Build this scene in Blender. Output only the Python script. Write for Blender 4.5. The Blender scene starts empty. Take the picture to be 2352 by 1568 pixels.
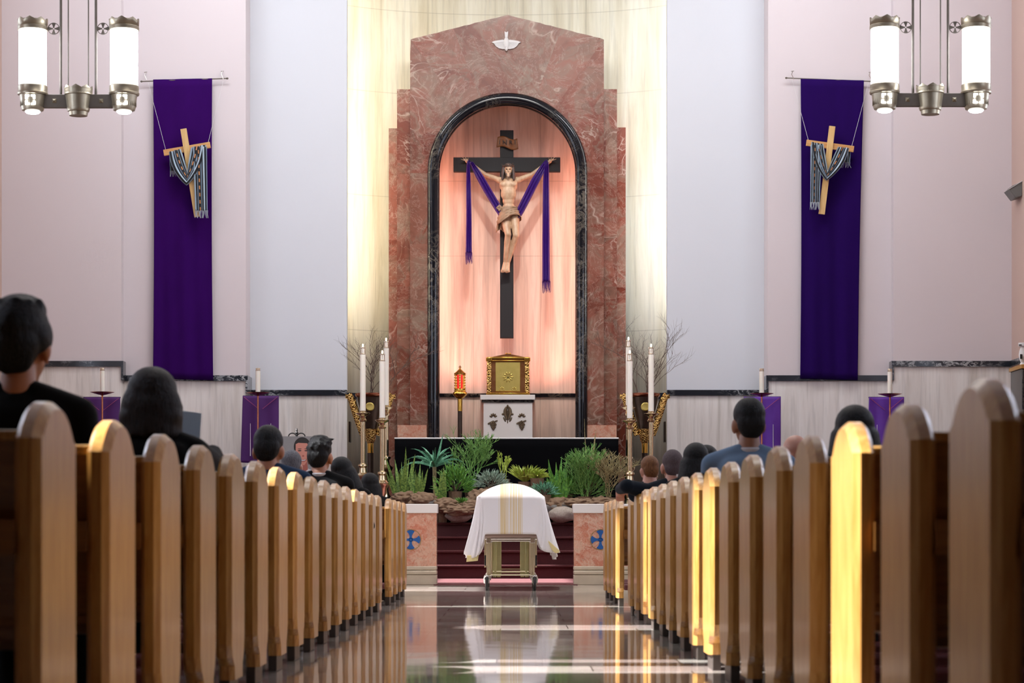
import bpy, bmesh, math, random
from mathutils import Vector, Matrix, Euler, noise
random.seed(7)
PI = math.pi
SC = bpy.context.scene
COL = SC.collection
F = 5367.0; VX, VY = 1175.0, 1224.0; CX, CZ = 0.075, 0.649

def wx(px, Y): return CX + (px - VX) * Y / F      # measured photo column -> metres across the church at depth Y
def wz(py, Y): return CZ + (VY - py) * Y / F      # measured photo row -> metres above the floor at depth Y

# ------------------------------------------------------------------ colour + materials
def lin(h):
    h = h.lstrip('#'); out = []
    for i in (0, 2, 4):
        c = int(h[i:i+2], 16) / 255
        out.append(c / 12.92 if c <= .04045 else ((c + .055) / 1.055) ** 2.4)
    return (*out, 1)

class N:
    """thin wrapper over a node tree"""
    def __init__(s, name):
        s.m = bpy.data.materials.new(name); s.m.use_nodes = True
        s.t = s.m.node_tree; s.b = s.t.nodes['Principled BSDF']; s.o = s.t.nodes['Material Output']
    def new(s, k, **kw):
        n = s.t.nodes.new(k)
        for a, v in kw.items(): setattr(n, a, v)
        return n
    def link(s, a, b): s.t.links.new(a, b)
    def coord(s, scale=(1, 1, 1), rot=(0, 0, 0), kind='Object'):
        tc = s.new('ShaderNodeTexCoord'); mp = s.new('ShaderNodeMapping')
        mp.inputs['Scale'].default_value = scale; mp.inputs['Rotation'].default_value = rot
        s.link(tc.outputs[kind], mp.inputs['Vector']); return mp.outputs['Vector']
    def noise(s, vec, scale, detail=4, rough=.55, dist=0, out='Fac'):
        n = s.new('ShaderNodeTexNoise'); n.inputs['Scale'].default_value = scale
        n.inputs['Detail'].default_value = detail; n.inputs['Roughness'].default_value = rough
        n.inputs['Distortion'].default_value = dist
        if vec is not None: s.link(vec, n.inputs['Vector'])
        return n.outputs[out]
    def ramp(s, fac, stops, interp='LINEAR'):
        r = s.new('ShaderNodeValToRGB'); r.color_ramp.interpolation = interp
        e = r.color_ramp.elements
        while len(e) < len(stops): e.new(.5)
        for i, (p, c) in enumerate(stops):
            e[i].position = p; e[i].color = lin(c) if isinstance(c, str) else (c, c, c, 1)
        s.link(fac, r.inputs['Fac']); return r.outputs['Color']
    def mix(s, a, b, fac, mode='MIX'):
        m = s.new('ShaderNodeMix', data_type='RGBA', blend_type=mode)
        for sock, v in ((m.inputs[6], a), (m.inputs[7], b), (m.inputs[0], fac)):
            if hasattr(v, 'links') or isinstance(v, bpy.types.NodeSocket): s.link(v, sock)
            elif isinstance(v, str): sock.default_value = lin(v)
            else: sock.default_value = v
        return m.outputs[2]
    def math(s, op, a, b=None, c=None):
        m = s.new('ShaderNodeMath', operation=op)
        for i, v in enumerate((a, b, c)):
            if v is None: continue
            if isinstance(v, bpy.types.NodeSocket): s.link(v, m.inputs[i])
            else: m.inputs[i].default_value = v
        return m.outputs[0]
    def base(s, v): s.link(v, s.b.inputs['Base Color'])
    def bump(s, h, strength=.3, dist=.01):
        b = s.new('ShaderNodeBump'); b.inputs['Strength'].default_value = strength
        b.inputs['Distance'].default_value = dist; s.link(h, b.inputs['Height'])
        s.link(b.outputs[0], s.b.inputs['Normal'])
    def set(s, **kw):
        names = dict(rough='Roughness', metal='Metallic', spec='Specular IOR Level', coat='Coat Weight', coatr='Coat Roughness',
                     sheen='Sheen Weight', sheenr='Sheen Roughness', trans='Transmission Weight', es='Emission Strength', ior='IOR', sss='Subsurface Weight', alpha='Alpha')
        for k, v in kw.items():
            if k == 'col': s.b.inputs['Base Color'].default_value = lin(v)
            elif k == 'ec': s.b.inputs['Emission Color'].default_value = lin(v)
            elif k == 'sc': s.b.inputs['Sheen Tint'].default_value = lin(v)
            else: s.b.inputs[names[k]].default_value = v
        return s

def simple(name, col, rough=.5, var=.12, vs=6, **kw):
    n = N(name); n.set(rough=rough, **kw)
    c = n.coord(); f = n.noise(c, vs, 3)
    dark = n.mix(col, '#000000', var * 1.2); light = n.mix(col, '#ffffff', var * .25)
    n.base(n.mix(dark, light, f)); return n.m

M = {}
def travertine(name, a, b, c, scale=1.0, rough=.25):
    n = N(name); n.set(rough=rough)
    v = n.coord((scale, scale, scale * .07)); f = n.noise(v, 3.2, 6, .6, .6)
    f2 = n.noise(n.coord((scale * 5, scale * 5, scale * .25)), 3.5, 4, .6, .3)
    base = n.ramp(f, [(.3, c), (.48, b), (.62, a), (.75, b)])
    streak = n.ramp(f2, [(.35, .8), (.5, 1.0)])
    n.base(n.mix(base, streak, .7, 'MULTIPLY')); return n
def joints(n, zs, xs, src):
    """thin stone joints at given object-space heights / widths"""
    tc = n.new('ShaderNodeTexCoord'); sp = n.new('ShaderNodeSeparateXYZ'); n.link(tc.outputs['Object'], sp.inputs[0])
    acc = None
    for ax, vals in ((2, zs), (0, xs)):
        for v in vals:
            d = n.math('LESS_THAN', n.math('ABSOLUTE', n.math('SUBTRACT', sp.outputs[ax], v)), .008)
            acc = d if acc is None else n.math('MAXIMUM', acc, d)
    n.base(n.mix(src, '#8a7e6c', n.math('MULTIPLY', acc, .28)))

def build_materials():
    # plaster
    for k, c in (('plaster_pink', '#ddd3d6'), ('plaster_white', '#dcdfe6'), ('plaster_side', '#c9ada2')):
        n = N(k); n.set(rough=.75)
        f = n.noise(n.coord(), .8, 3); n.base(n.mix(n.mix(c, '#000000', .05), c, f))
        n.bump(n.noise(n.coord(), 60, 3), .06, .004); M[k] = n.m
    n = travertine('travertine', '#efebe8', '#e5dfdb', '#cdc5bd'); M['travertine'] = n.m
    n = travertine('travertine_apse', '#e6e0cf', '#dad2bd', '#c5b99f')
    src = n.b.inputs['Base Color'].links[0].from_socket; joints(n, [3.95, 6.15, 7.85, 9.2], [-1.3, 0.0, 1.3], src); M['apse'] = n.m
    n = travertine('travertine_niche', '#e3d3c4', '#cfbcab', '#a8958a', 1.1, .35)
    src = n.b.inputs['Base Color'].links[0].from_socket; joints(n, [4.2, 5.43, 7.0], [-.55, 0.0, .55], src); M['niche'] = n.m
    # red marble
    def red(name, tint, vein, grey, sc=1.0):
        n = N(name); n.set(rough=.16, spec=.5)
        at = n.new('ShaderNodeAttribute'); at.attribute_name = 'slab'
        tc = n.new('ShaderNodeTexCoord'); ad = n.new('ShaderNodeVectorMath', operation='MULTIPLY_ADD')
        n.link(at.outputs['Vector'], ad.inputs[0]); ad.inputs[1].default_value = (37, 11, 53); n.link(tc.outputs['Object'], ad.inputs[2])
        v = ad.outputs[0]
        w = n.noise(v, 1.3 * sc, 4, .6, .8, out='Color')
        vm = n.new('ShaderNodeVectorMath', operation='MULTIPLY_ADD'); n.link(w, vm.inputs[0]); vm.inputs[1].default_value = (1.3 / sc, 1.3 / sc, 1.3 / sc); n.link(v, vm.inputs[2])
        big = n.noise(vm.outputs[0], 1.1 * sc, 3, .5, 1.6)
        cells = n.ramp(big, [(.30, tint[0]), (.40, tint[1]), (.46, grey), (.53, tint[2]), (.60, tint[1]), (.68, grey)])
        vo = n.new('ShaderNodeTexVoronoi', feature='F1'); vo.inputs['Scale'].default_value = 1.9 * sc; n.link(vm.outputs[0], vo.inputs['Vector'])
        bw = n.new('ShaderNodeRGBToBW'); n.link(vo.outputs['Color'], bw.inputs[0])
        blot = n.ramp(bw.outputs[0], [(.25, tint[0]), (.45, tint[2]), (.6, grey), (.75, tint[1])])
        b = n.mix(cells, blot, .4)
        fine = n.ramp(n.noise(v, 6 * sc, 8, .7, 1.5), [(.3, .62), (.5, .95), (.72, 1.0)])
        b = n.mix(b, fine, .75, 'MULTIPLY')
        b = n.mix(b, n.ramp(at.outputs['Fac'], [(0, tint[1]), (.5, grey), (1, tint[0])]), .12)
        de = n.new('ShaderNodeTexVoronoi', feature='DISTANCE_TO_EDGE'); de.inputs['Scale'].default_value = 2.3 * sc; n.link(vm.outputs[0], de.inputs['Vector'])
        vn = n.ramp(de.outputs['Distance'], [(.0, 1.0), (.028, 0.0)])
        pat = n.ramp(n.noise(v, 1.5, 3), [(.48, 0.0), (.6, 1.0)])
        b = n.mix(b, vein, n.math('MULTIPLY', n.math('MULTIPLY', vn, pat), .55))
        th = n.ramp(n.noise(v, 3.2 * sc, 8, .72, 2.2), [(.488, 0.0), (.5, 1.0), (.512, 0.0)])
        b = n.mix(b, vein, n.math('MULTIPLY', th, .38))
        n.base(b); return n.m
    M['red_marble'] = red('red_marble', ('#5e2417', '#7f4030', '#93594a'), '#cdb5a6', '#8d7464', .55)
    M['rail_marble'] = red('pink_marble', ('#c26a50', '#d08a70', '#dba68e'), '#efdccb', '#d9b9a2', 4.0)
    # black marble
    n = N('black_marble'); n.set(rough=.12)
    v = n.coord(); f = n.noise(v, 5, 8, .7, 1.5); m = n.ramp(n.noise(v, 1.1, 3), [(.45, 0.0), (.65, 1.0)])
    vein = n.math('MULTIPLY', n.ramp(f, [(.47, 0.0), (.53, 1.0), (.58, 0.0)]), m)
    n.base(n.mix('#111218', '#8f8577', n.math('MULTIPLY', vein, .55))); M['black_marble'] = n.m
    n = N('black_marble_trim'); n.set(rough=.12)
    v = n.coord((1, 1, 2)); f = n.noise(v, 9, 8, .75, 1.0); m = n.ramp(n.noise(n.coord(), .9, 3), [(.42, 0.0), (.6, 1.0)])
    n.base(n.mix('#23262e', '#b9bcc0', n.math('MULTIPLY', n.ramp(f, [(.5, 0.0), (.56, 1.0), (.66, .2)]), m))); M['trim_marble'] = n.m
    # floor tiles
    n = N('floor_tiles'); n.set(rough=.055, spec=.9)
    v = n.coord()
    br = n.new('ShaderNodeTexBrick'); br.offset = .5; br.inputs['Scale'].default_value = 1
    br.inputs['Brick Width'].default_value = .92; br.inputs['Row Height'].default_value = .61; br.inputs['Mortar Size'].default_value = .004
    br.inputs['Color1'].default_value = (0, 0, 0, 1); br.inputs['Color2'].default_value = (1, 1, 1, 1); br.inputs['Mortar'].default_value = (.5, .5, .5, 1)
    n.link(v, br.inputs['Vector'])
    tile = n.ramp(br.outputs['Color'], [(.0, '#9d8d86'), (.3, '#b9a8a0'), (.55, '#cdc3ba'), (.8, '#b0afa3'), (1, '#d2beb2')])
    f = n.noise(n.coord((1, 3, 1)), 5, 6, .65, .8)
    tile = n.mix(tile, n.ramp(f, [(.3, '#5c4a44'), (.7, '#b5a598')]), .3)
    n.base(n.mix(tile, '#4a3d36', br.outputs['Fac']))
    n.bump(n.noise(n.coord((1, .8, 1)), 2.2, 1), .05, .02); M['floor'] = n.m
    # pew wood
    def wood(name, c1, c2, sc=(9, 9, .7), rough=.36, coat=.5, grain=5):
        n = N(name); n.set(rough=rough, coat=coat, coatr=.16)
        f = n.noise(n.coord(sc), grain, 5, .6, .8); base = n.ramp(f, [(.3, c1), (.7, c2)])
        info = n.new('ShaderNodeObjectInfo')
        n.base(n.mix(base, n.ramp(info.outputs['Random'], [(0, .72), (1, 1.0)]), .6, 'MULTIPLY')); return n.m
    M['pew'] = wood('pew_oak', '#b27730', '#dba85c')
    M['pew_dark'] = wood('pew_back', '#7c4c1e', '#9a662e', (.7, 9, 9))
    M['foot'] = simple('pew_foot', '#3a3029', .4)
    M['kneeler'] = simple('kneeler_vinyl', '#6a2a2c', .45)
    M['cross_dark'] = wood('dark_walnut', '#0f090b', '#181012', (8, 8, .6), .6, .0)
    M['pine'] = wood('pale_pine', '#d6a765', '#ecc88c', (10, 10, .6), .45, .1)
    M['pine_x'] = wood('pale_pine_bar', '#c98f55', '#e0ac70', (.6, 10, 10), .45, .1)
    M['plaque'] = wood('carved_plaque', '#7a4520', '#9b602f', (4, 4, 4), .5, .1)
    # metals
    def metal(name, col, rough, var=.2): return simple(name, col, rough, var, 12, metal=1.0)
    M['brass'] = metal('brass', '#dccaa6', .24, .06)
    M['gold'] = metal('gold', '#e8b64a', .22)
    M['gold_pale'] = metal('pale_gold', '#dcc66c', .38)
    M['bronze'] = simple('dark_bronze', '#3a2412', .3, .2, metal=.7)
    M['copper'] = metal('copper', '#b26a4c', .25)
    M['fixture'] = simple('antique_bronze', '#a89d86', .38, .2, 12, metal=.8)
    M['fixture_dk'] = simple('bar_bronze', '#6f665b', .45, .2, 12, metal=.6)
    M['chrome'] = metal('chrome', '#e2dfda', .25)
    M['champagne'] = metal('champagne_metal', '#e2d7b4', .35)
    M['olive_plate'] = metal('olive_gilt_plate', '#c4c08c', .4)
    M['iron'] = simple('wrought_iron', '#15120f', .5)
    n = N('gold_filigree'); n.set(rough=.3, metal=1)
    vo = n.new('ShaderNodeTexVoronoi', feature='DISTANCE_TO_EDGE'); vo.inputs['Scale'].default_value = 34; n.link(n.coord(), vo.inputs['Vector'])
    n.base(n.ramp(vo.outputs['Distance'], [(.06, '#e0b870'), (.2, '#5a3a18')])); n.bump(vo.outputs['Distance'], .9, .02); M['filigree'] = n.m
    # stones + misc
    M['white_stone'] = simple('white_marble', '#e7e1dc', .3, .06, 3)
    M['cream_stone'] = simple('cream_stone', '#cdbda5', .4, .18, 8)
    M['rock'] = simple('granite_rock', '#a89a8c', .8, .45, 40)
    M['rock_dk'] = simple('grey_rock', '#77736c', .8, .5, 18)
    M['wax'] = simple('wax', '#f4efe4', .35, .02, 3, sss=.1)
    M['glass_cap'] = simple('candle_cap', '#e6d6c0', .1, .1, 5, metal=.6)
    n = N('flame'); n.set(col='#ffffff', ec='#ffd9a0', es=18); M['flame'] = n.m
    n = N('lamp_glass'); n.set(col='#ffffff', ec='#f2f6ff', es=9); M['lamp_glass'] = n.m
    n = N('ruby_glass'); n.set(col='#a00808', rough=.08, ec='#ff1a0a', es=.55, coat=1); M['ruby'] = n.m
    M['white_plastic'] = simple('white_plastic', '#e8e8ea', .35, .03)
    M['grey_plastic'] = simple('grey_speaker', '#70706e', .5)
    M['black_rubber'] = simple('rubber', '#141414', .55)
    M['white_dove'] = simple('white_plaster_relief', '#dcd9d8', .5, .04)
    # cloths
    def cloth(name, c, rough=.8, sheen=.4, sc=None, bumpk=900, var=.12):
        n = N(name); n.set(rough=rough, sheen=sheen, sheenr=.4)
        if sc: n.set(sc=sc)
        f = n.noise(n.coord((1, 1, .4)), 5, 4); n.base(n.mix(n.mix(c, '#000000', var * 2), c, f))
        n.bump(n.noise(n.coord(), bumpk, 2), .15, .002)
        if 'velvet' in name: n.set(spec=.12)
        return n.m
    M['velvet'] = cloth('purple_velvet', '#34035c', .95, .06, '#8a20d0', 300)
    M['velvet_r'] = cloth('indigo_velvet', '#240454', .95, .06, '#7a20d8', 300)
    M['satin'] = cloth('purple_satin', '#3c1270', .45, .3, '#6a40ff', 300)
    M['purple_dk'] = cloth('plum_cloth', '#4d1768', .7, .3, '#9040b0')
    M['pink_line'] = cloth('magenta_ribbon', '#a0407a', .6, .2)
    M['black_cloth'] = cloth('black_cloth', '#050508', 1.0, .0); M['black_cloth'].node_tree.nodes['Principled BSDF'].inputs['Specular IOR Level'].default_value = .1
    M['burlap'] = simple('burlap', '#80603f', .95, .35, 40)
    n = N('carpet'); n.set(rough=.95, sheen=.6, sc='#e0a0a0'); f = n.noise(n.coord(), 160, 3)
    n.base(n.ramp(f, [(.3, '#320c10'), (.7, '#54191c')])); n.bump(f, .4, .01); M['carpet'] = n.m
    # pall
    n = N('white_pall'); n.set(rough=.75, sheen=.2)
    tc = n.new('ShaderNodeTexCoord'); sp = n.new('ShaderNodeSeparateXYZ'); n.link(tc.outputs['Object'], sp.inputs[0])
    band = n.math('LESS_THAN', n.math('ABSOLUTE', sp.outputs[0]), .135)
    fine = n.noise(n.coord((40, 0.2, .2)), 1.6, 2)
    band2 = n.math('LESS_THAN', n.math('ABSOLUTE', n.math('ADD', sp.outputs[1], .5)), .11)
    low = n.math('LESS_THAN', sp.outputs[2], .86)
    g = n.math('MAXIMUM', n.math('MULTIPLY', band, n.ramp(fine, [(.38, .1), (.5, .9), (.62, .35)])), n.math('MULTIPLY', n.math('MULTIPLY', band2, low), .45))
    n.base(n.mix('#ece8e8', '#d9bc78', g)); M['pall'] = n.m
    M['pall_lining'] = cloth('cream_lining', '#ecd99a', .7, .1)
    # striped woven scarf, uses UV: u across, v along
    n = N('striped_weave'); n.set(rough=.85, sheen=.2)
    tc = n.new('ShaderNodeTexCoord'); sp = n.new('ShaderNodeSeparateXYZ'); n.link(tc.outputs['UV'], sp.inputs[0])
    u = sp.outputs[0]; v = sp.outputs[1]
    st = n.ramp(u, [(0, '#8fa3b4'), (.1, '#15161d'), (.22, '#9fb2c2'), (.3, '#15161d'), (.5, '#8a9cae'), (.6, '#1a1c26'), (.7, '#a9bccb'), (.8, '#101218'), (.93, '#7f93a6')], 'CONSTANT')
    dash = n.math('MULTIPLY', n.math('GREATER_THAN', n.math('FRACT', n.math('MULTIPLY', v, 9)), .5), n.math('LESS_THAN', n.math('ABSOLUTE', n.math('SUBTRACT', u, .4)), .035))
    n.base(n.mix(st, '#c98a5a', dash)); M['stripes'] = n.m
    M['fringe'] = simple('grey_fringe', '#a5adb8', .8)
    # skin, hair, clothes
    def skin(k, c):
        n = N(k); n.set(rough=.5, sss=.08); f = n.noise(n.coord(), 14, 3); n.base(n.mix(n.mix(c, '#7a2a1a', .12), c, f)); M[k] = n.m
    skin('skin_tan', '#b98468'); skin('skin_pink', '#cf9a86'); skin('skin_brown', '#9a6b50')
    def hair(k, c, c2, rough=.5, sc=70):
        n = N(k); n.set(rough=rough, spec=.28); f = n.noise(n.coord((sc, sc, sc * .12)), 3, 3, .6, .6)
        n.base(n.ramp(f, [(.3, c), (.7, c2)])); n.bump(f, .9, .012); M[k] = n.m
    hair('hair_black', '#030304', '#0a0a0d'); hair('hair_brown', '#0e0807', '#1e1210'); hair('hair_ginger', '#5c3a22', '#a06b3e')
    hair('hair_grey', '#4a4a52', '#85858c'); hair('hair_shaved', '#54484c', '#6e5f62', .7, 90)
    for k, c in (('wool_black', '#06070a'), ('wool_navy', '#2a4364'), ('wool_blue', '#7f9ab8'), ('jacket_navy', '#131b26'), ('wool_char', '#23232a'), ('shirt_white', '#dedee4'), ('trousers', '#17181c')):
        M[k] = cloth(k, c, .9, .04, None, 700, .2); M[k].node_tree.nodes['Principled BSDF'].inputs['Specular IOR Level'].default_value = .2
    M['shoe'] = simple('shoe_leather', '#0d0b0a', .3)
    M['leaflet'] = simple('blue_leaflet', '#b4d2ea', .5, .1)
    M['iris'] = simple('eye_dark', '#120c08', .2); M['eyewhite'] = simple('eye_white', '#e6e0d8', .3)
    n = N('carved_limewood'); n.set(rough=.42); f = n.noise(n.coord((3, 3, 1)), 6, 4); n.base(n.ramp(f, [(.3, '#b08a6a'), (.7, '#d2b292')])); M['statue'] = n.m
    M['statue_cloth'] = simple('carved_loincloth', '#a9835f', .55, .35, 9)
    M['statue_hair'] = simple('carved_hair', '#4a2f22', .6, .4, 30)
    # plants
    def leaf(k, a, b, sc=30, rough=.45):
        n = N(k); n.set(rough=rough, sheen=.1); f = n.noise(n.coord(), sc, 3); n.base(n.ramp(f, [(.35, a), (.65, b)])); M[k] = n.m
    leaf('leaf_snake', '#2f5a24', '#8aa84c', 40); leaf('leaf_green', '#2f6b25', '#6ea83c'); leaf('leaf_lime', '#7f9a2a', '#b8c858')
    leaf('leaf_teal', '#3c7a5c', '#6fae8a'); leaf('leaf_grey', '#5f7a6a', '#9fb5a2'); leaf('leaf_pencil', '#3f7a34', '#86b35a'); leaf('leaf_dry', '#77704a', '#b0a070')
    leaf('leaf_yellow', '#a08f2c', '#d6c458'); M['twig'] = simple('winter_twig', '#5a4438', .8)

# ------------------------------------------------------------------ mesh builder
class B:
    def __init__(s): s.v = []; s.f = []; s.uv = {}; s.slab = []; s.cur = 0.0
    def add(s, vs, fs):
        o = len(s.v); s.v += [tuple(p) for p in vs]
        for f in fs: s.f.append(tuple(i + o for i in f)); s.slab.append(s.cur)
        return s
    def box(s, c, d, rot=None):
        x, y, z = d[0] / 2, d[1] / 2, d[2] / 2
        ps = [Vector((a * x, b * y, e * z)) for e in (-1, 1) for b in (-1, 1) for a in (-1, 1)]
        if rot:
            R = Euler(rot).to_matrix(); ps = [R @ p for p in ps]
        ps = [p + Vector(c) for p in ps]
        return s.add(ps, [(0, 2, 3, 1), (4, 5, 7, 6), (0, 1, 5, 4), (2, 6, 7, 3), (0, 4, 6, 2), (1, 3, 7, 5)])
    def bb(s, x0, x1, y0, y1, z0, z1):
        return s.box(((x0 + x1) / 2, (y0 + y1) / 2, (z0 + z1) / 2), (x1 - x0, y1 - y0, z1 - z0))
    def lathe(s, prof, c=(0, 0, 0), n=24, sx=1, sy=1, axis='z', close=True):
        vs = []
        for r, z in prof:
            for k in range(n):
                a = 2 * PI * k / n; p = (r * math.cos(a) * sx, r * math.sin(a) * sy, z)
                if axis == 'y': p = (p[0], p[2], p[1])
                if axis == 'x': p = (p[2], p[0], p[1])
                vs.append((p[0] + c[0], p[1] + c[1], p[2] + c[2]))
        fs = []
        for i in range(len(prof) - 1):
            for k in range(n):
                k2 = (k + 1) % n; fs.append((i * n + k, i * n + k2, (i + 1) * n + k2, (i + 1) * n + k))
        if close:
            fs.append(tuple(range(n - 1, -1, -1))); fs.append(tuple((len(prof) - 1) * n + k for k in range(n)))
        return s.add(vs, fs)
    def tube(s, path, r, n=8, flat=1.0):
        path = [Vector(p) for p in path]; m = len(path)
        rs = r if isinstance(r, (list, tuple)) else [r] * m
        vs = []; prev = None
        for i, p in enumerate(path):
            t = (path[min(i + 1, m - 1)] - path[max(i - 1, 0)]).normalized()
            if prev is None:
                up = Vector((0, 1, 0)) if abs(t.y) < .9 else Vector((1, 0, 0)); a = t.cross(up).normalized()
            else: a = (prev - t * prev.dot(t)).normalized()
            prev = a; b = t.cross(a)
            for k in range(n):
                g = 2 * PI * k / n; vs.append(p + a * math.cos(g) * rs[i] + b * math.sin(g) * rs[i] * flat)
        fs = [(i * n + k, i * n + (k + 1) % n, (i + 1) * n + (k + 1) % n, (i + 1) * n + k) for i in range(m - 1) for k in range(n)]
        fs.append(tuple(range(n - 1, -1, -1))); fs.append(tuple((m - 1) * n + k for k in range(n)))
        return s.add(vs, fs)
    def ell(s, c, r, rot=None, n=16, m=10):
        vs = []; R = Euler(rot).to_matrix() if rot else None
        if not isinstance(r, (tuple, list)): r = (r, r, r)
        for i in range(m + 1):
            ph = PI * i / m
            for k in range(n):
                a = 2 * PI * k / n; p = Vector((r[0] * math.sin(ph) * math.cos(a), r[1] * math.sin(ph) * math.sin(a), -r[2] * math.cos(ph)))
                if R: p = R @ p
                vs.append(p + Vector(c))
        fs = [(i * n + k, i * n + (k + 1) % n, (i + 1) * n + (k + 1) % n, (i + 1) * n + k) for i in range(m) for k in range(n)]
        return s.add(vs, fs)
    def cap(s, p0, p1, r0, r1, n=14):
        """tapered capsule"""
        p0 = Vector(p0); p1 = Vector(p1); t = (p1 - p0); L = max(t.length, 1e-5); t /= L
        path = []; rs = []
        for k in range(5):
            a = PI / 2 * k / 4; path.append(p0 - t * r0 * math.cos(a)); rs.append(max(r0 * math.sin(a), 1e-4))
        for k in range(1, 5): path.append(p0 + t * L * k / 5); rs.append(r0 + (r1 - r0) * k / 5)
        for k in range(5):
            a = PI / 2 * (1 - k / 4); path.append(p1 + t * r1 * math.cos(a)); rs.append(max(r1 * math.sin(a), 1e-4))
        return s.tube(path, rs, n)
    def prism(s, poly, lo, hi, axis='y'):
        """extrude 2D polygon; axis y: poly=(x,z); x: (y,z); z: (x,y)"""
        def P(a, b, c): return {'y': (a, c, b), 'x': (c, a, b), 'z': (a, b, c)}[axis]
        n = len(poly); vs = [P(a, b, lo) for a, b in poly] + [P(a, b, hi) for a, b in poly]
        fs = [tuple(range(n)), tuple(range(2 * n - 1, n - 1, -1))] + [(i, i + n, (i + 1) % n + n, (i + 1) % n) for i in range(n)]
        return s.add(vs, fs)
    def loft(s, rings, closed=True, caps=True):
        n = len(rings[0]); vs = [p for r in rings for p in r]; fs = []
        for i in range(len(rings) - 1):
            for k in range(n if closed else n - 1):
                k2 = (k + 1) % n; fs.append((i * n + k, i * n + k2, (i + 1) * n + k2, (i + 1) * n + k))
        if caps and closed: fs.append(tuple(range(n - 1, -1, -1))); fs.append(tuple((len(rings) - 1) * n + k for k in range(n)))
        return s.add(vs, fs)
    def grid(s, fn, nu, nv):
        o = len(s.v)
        for j in range(nv + 1):
            for i in range(nu + 1):
                s.v.append(tuple(fn(i / nu, j / nv))); s.uv[len(s.v) - 1] = (i / nu, j / nv)
        for j in range(nv):
            for i in range(nu):
                a = o + j * (nu + 1) + i; s.f.append((a, a + 1, a + nu + 2, a + nu + 1)); s.slab.append(s.cur)
        return s
    def mesh(s, name, smooth=True, angle=38, clean=True):
        me = bpy.data.meshes.new(name); me.from_pydata(s.v, [], s.f)
        if s.uv:
            l = me.uv_layers.new(name='UVMap')
            for lp in me.loops: l.data[lp.index].uv = s.uv.get(lp.vertex_index, (0, 0))
        if any(s.slab):
            at = me.attributes.new('slab', 'FLOAT', 'FACE')
            for i, v in enumerate(s.slab): at.data[i].value = v
        bm = bmesh.new(); bm.from_mesh(me)
        if clean and not s.uv: bmesh.ops.remove_doubles(bm, verts=bm.verts, dist=1e-6)
        bmesh.ops.recalc_face_normals(bm, faces=bm.faces)
        if smooth:
            lim = math.radians(angle)
            for f in bm.faces: f.smooth = True
            for e in bm.edges:
                if len(e.link_faces) == 2 and e.calc_face_angle(0) > lim: e.smooth = False
        bm.to_mesh(me); bm.free(); return me
    def build(s, name, mat, parent=None, smooth=True, angle=38, loc=None, rot=None, solid=0, subs=0, bevel=0, segs=2):
        o = bpy.data.objects.new(name, s.mesh(name, smooth, angle)); COL.objects.link(o)
        o.data.materials.append(M[mat] if isinstance(mat, str) else mat)
        if parent: o.parent = parent
        if loc: o.location = loc
        if rot: o.rotation_euler = rot
        if solid:
            md = o.modifiers.new('thick', 'SOLIDIFY'); md.thickness = solid; md.offset = 0
        if bevel:
            md = o.modifiers.new('bev', 'BEVEL'); md.width = bevel; md.segments = segs; md.limit_method = 'ANGLE'; md.angle_limit = .6
        if subs:
            md = o.modifiers.new('sub', 'SUBSURF'); md.levels = subs; md.render_levels = subs
        return o

def tag(o, label=None, cat=None, group=None, kind=None):
    if label: o['label'] = label
    if cat: o['category'] = cat
    if group: o['group'] = group
    if kind: o['kind'] = kind
    return o
def thing(name, label, cat, loc=(0, 0, 0), rz=0, group=None):
    o = bpy.data.objects.new(name, None); COL.objects.link(o); o.empty_display_size = .1
    o.location = loc; o.rotation_euler = (0, 0, rz); return tag(o, label, cat, group)
def struct(b, name, mat, **kw):
    o = b.build(name, mat, **kw); o['kind'] = 'structure'; return o
def copy_tree(o, parent=None):
    c = o.copy(); COL.objects.link(c)
    if parent: c.parent = parent
    for ch in list(o.children): copy_tree(ch, c)
    return c
def remesh(b, name, mat, parent=None, voxel=.012, it=4, keep=False):
    """fuse overlapping volumes of one builder into one continuous smooth skin"""
    me = bpy.data.meshes.new(name); me.from_pydata(b.v, [], b.f)
    bm = bmesh.new(); bm.from_mesh(me); bmesh.ops.remove_doubles(bm, verts=bm.verts, dist=1e-6); bmesh.ops.recalc_face_normals(bm, faces=bm.faces); bm.to_mesh(me); bm.free()
    o = bpy.data.objects.new(name, me); COL.objects.link(o)
    r = o.modifiers.new('r', 'REMESH'); r.mode = 'VOXEL'; r.voxel_size = voxel; r.use_smooth_shade = True
    sm = o.modifiers.new('s', 'SMOOTH'); sm.factor = .5; sm.iterations = it
    dg = bpy.context.evaluated_depsgraph_get(); dg.update()
    new = bpy.data.meshes.new_from_object(o.evaluated_get(dg)); new.name = name
    o.modifiers.clear(); o.data = new; bpy.data.meshes.remove(me)
    new.materials.clear(); new.materials.append(M[mat])
    for p in new.polygons: p.use_smooth = True
    if parent: o.parent = parent
    return o
# ================================================================== SETTING
AX = 7.78          # side wall
CEIL = 11.2
def window_boxes(b, x0, x1, y0, y1, z0, z1, holes):
    """wall slab lying along Y with rectangular openings (ya, yb, za, zb)"""
    ys = sorted({y0, y1, *[h[0] for h in holes], *[h[1] for h in holes]})
    for a, c in zip(ys[:-1], ys[1:]):
        hs = sorted([(h[2], h[3]) for h in holes if h[0] <= a + 1e-6 and h[1] >= c - 1e-6]); z = z0
        for za, zb in hs:
            if za > z: b.bb(x0, x1, a, c, z, za)
            z = zb
        if z < z1: b.bb(x0, x1, a, c, z, z1)

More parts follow.
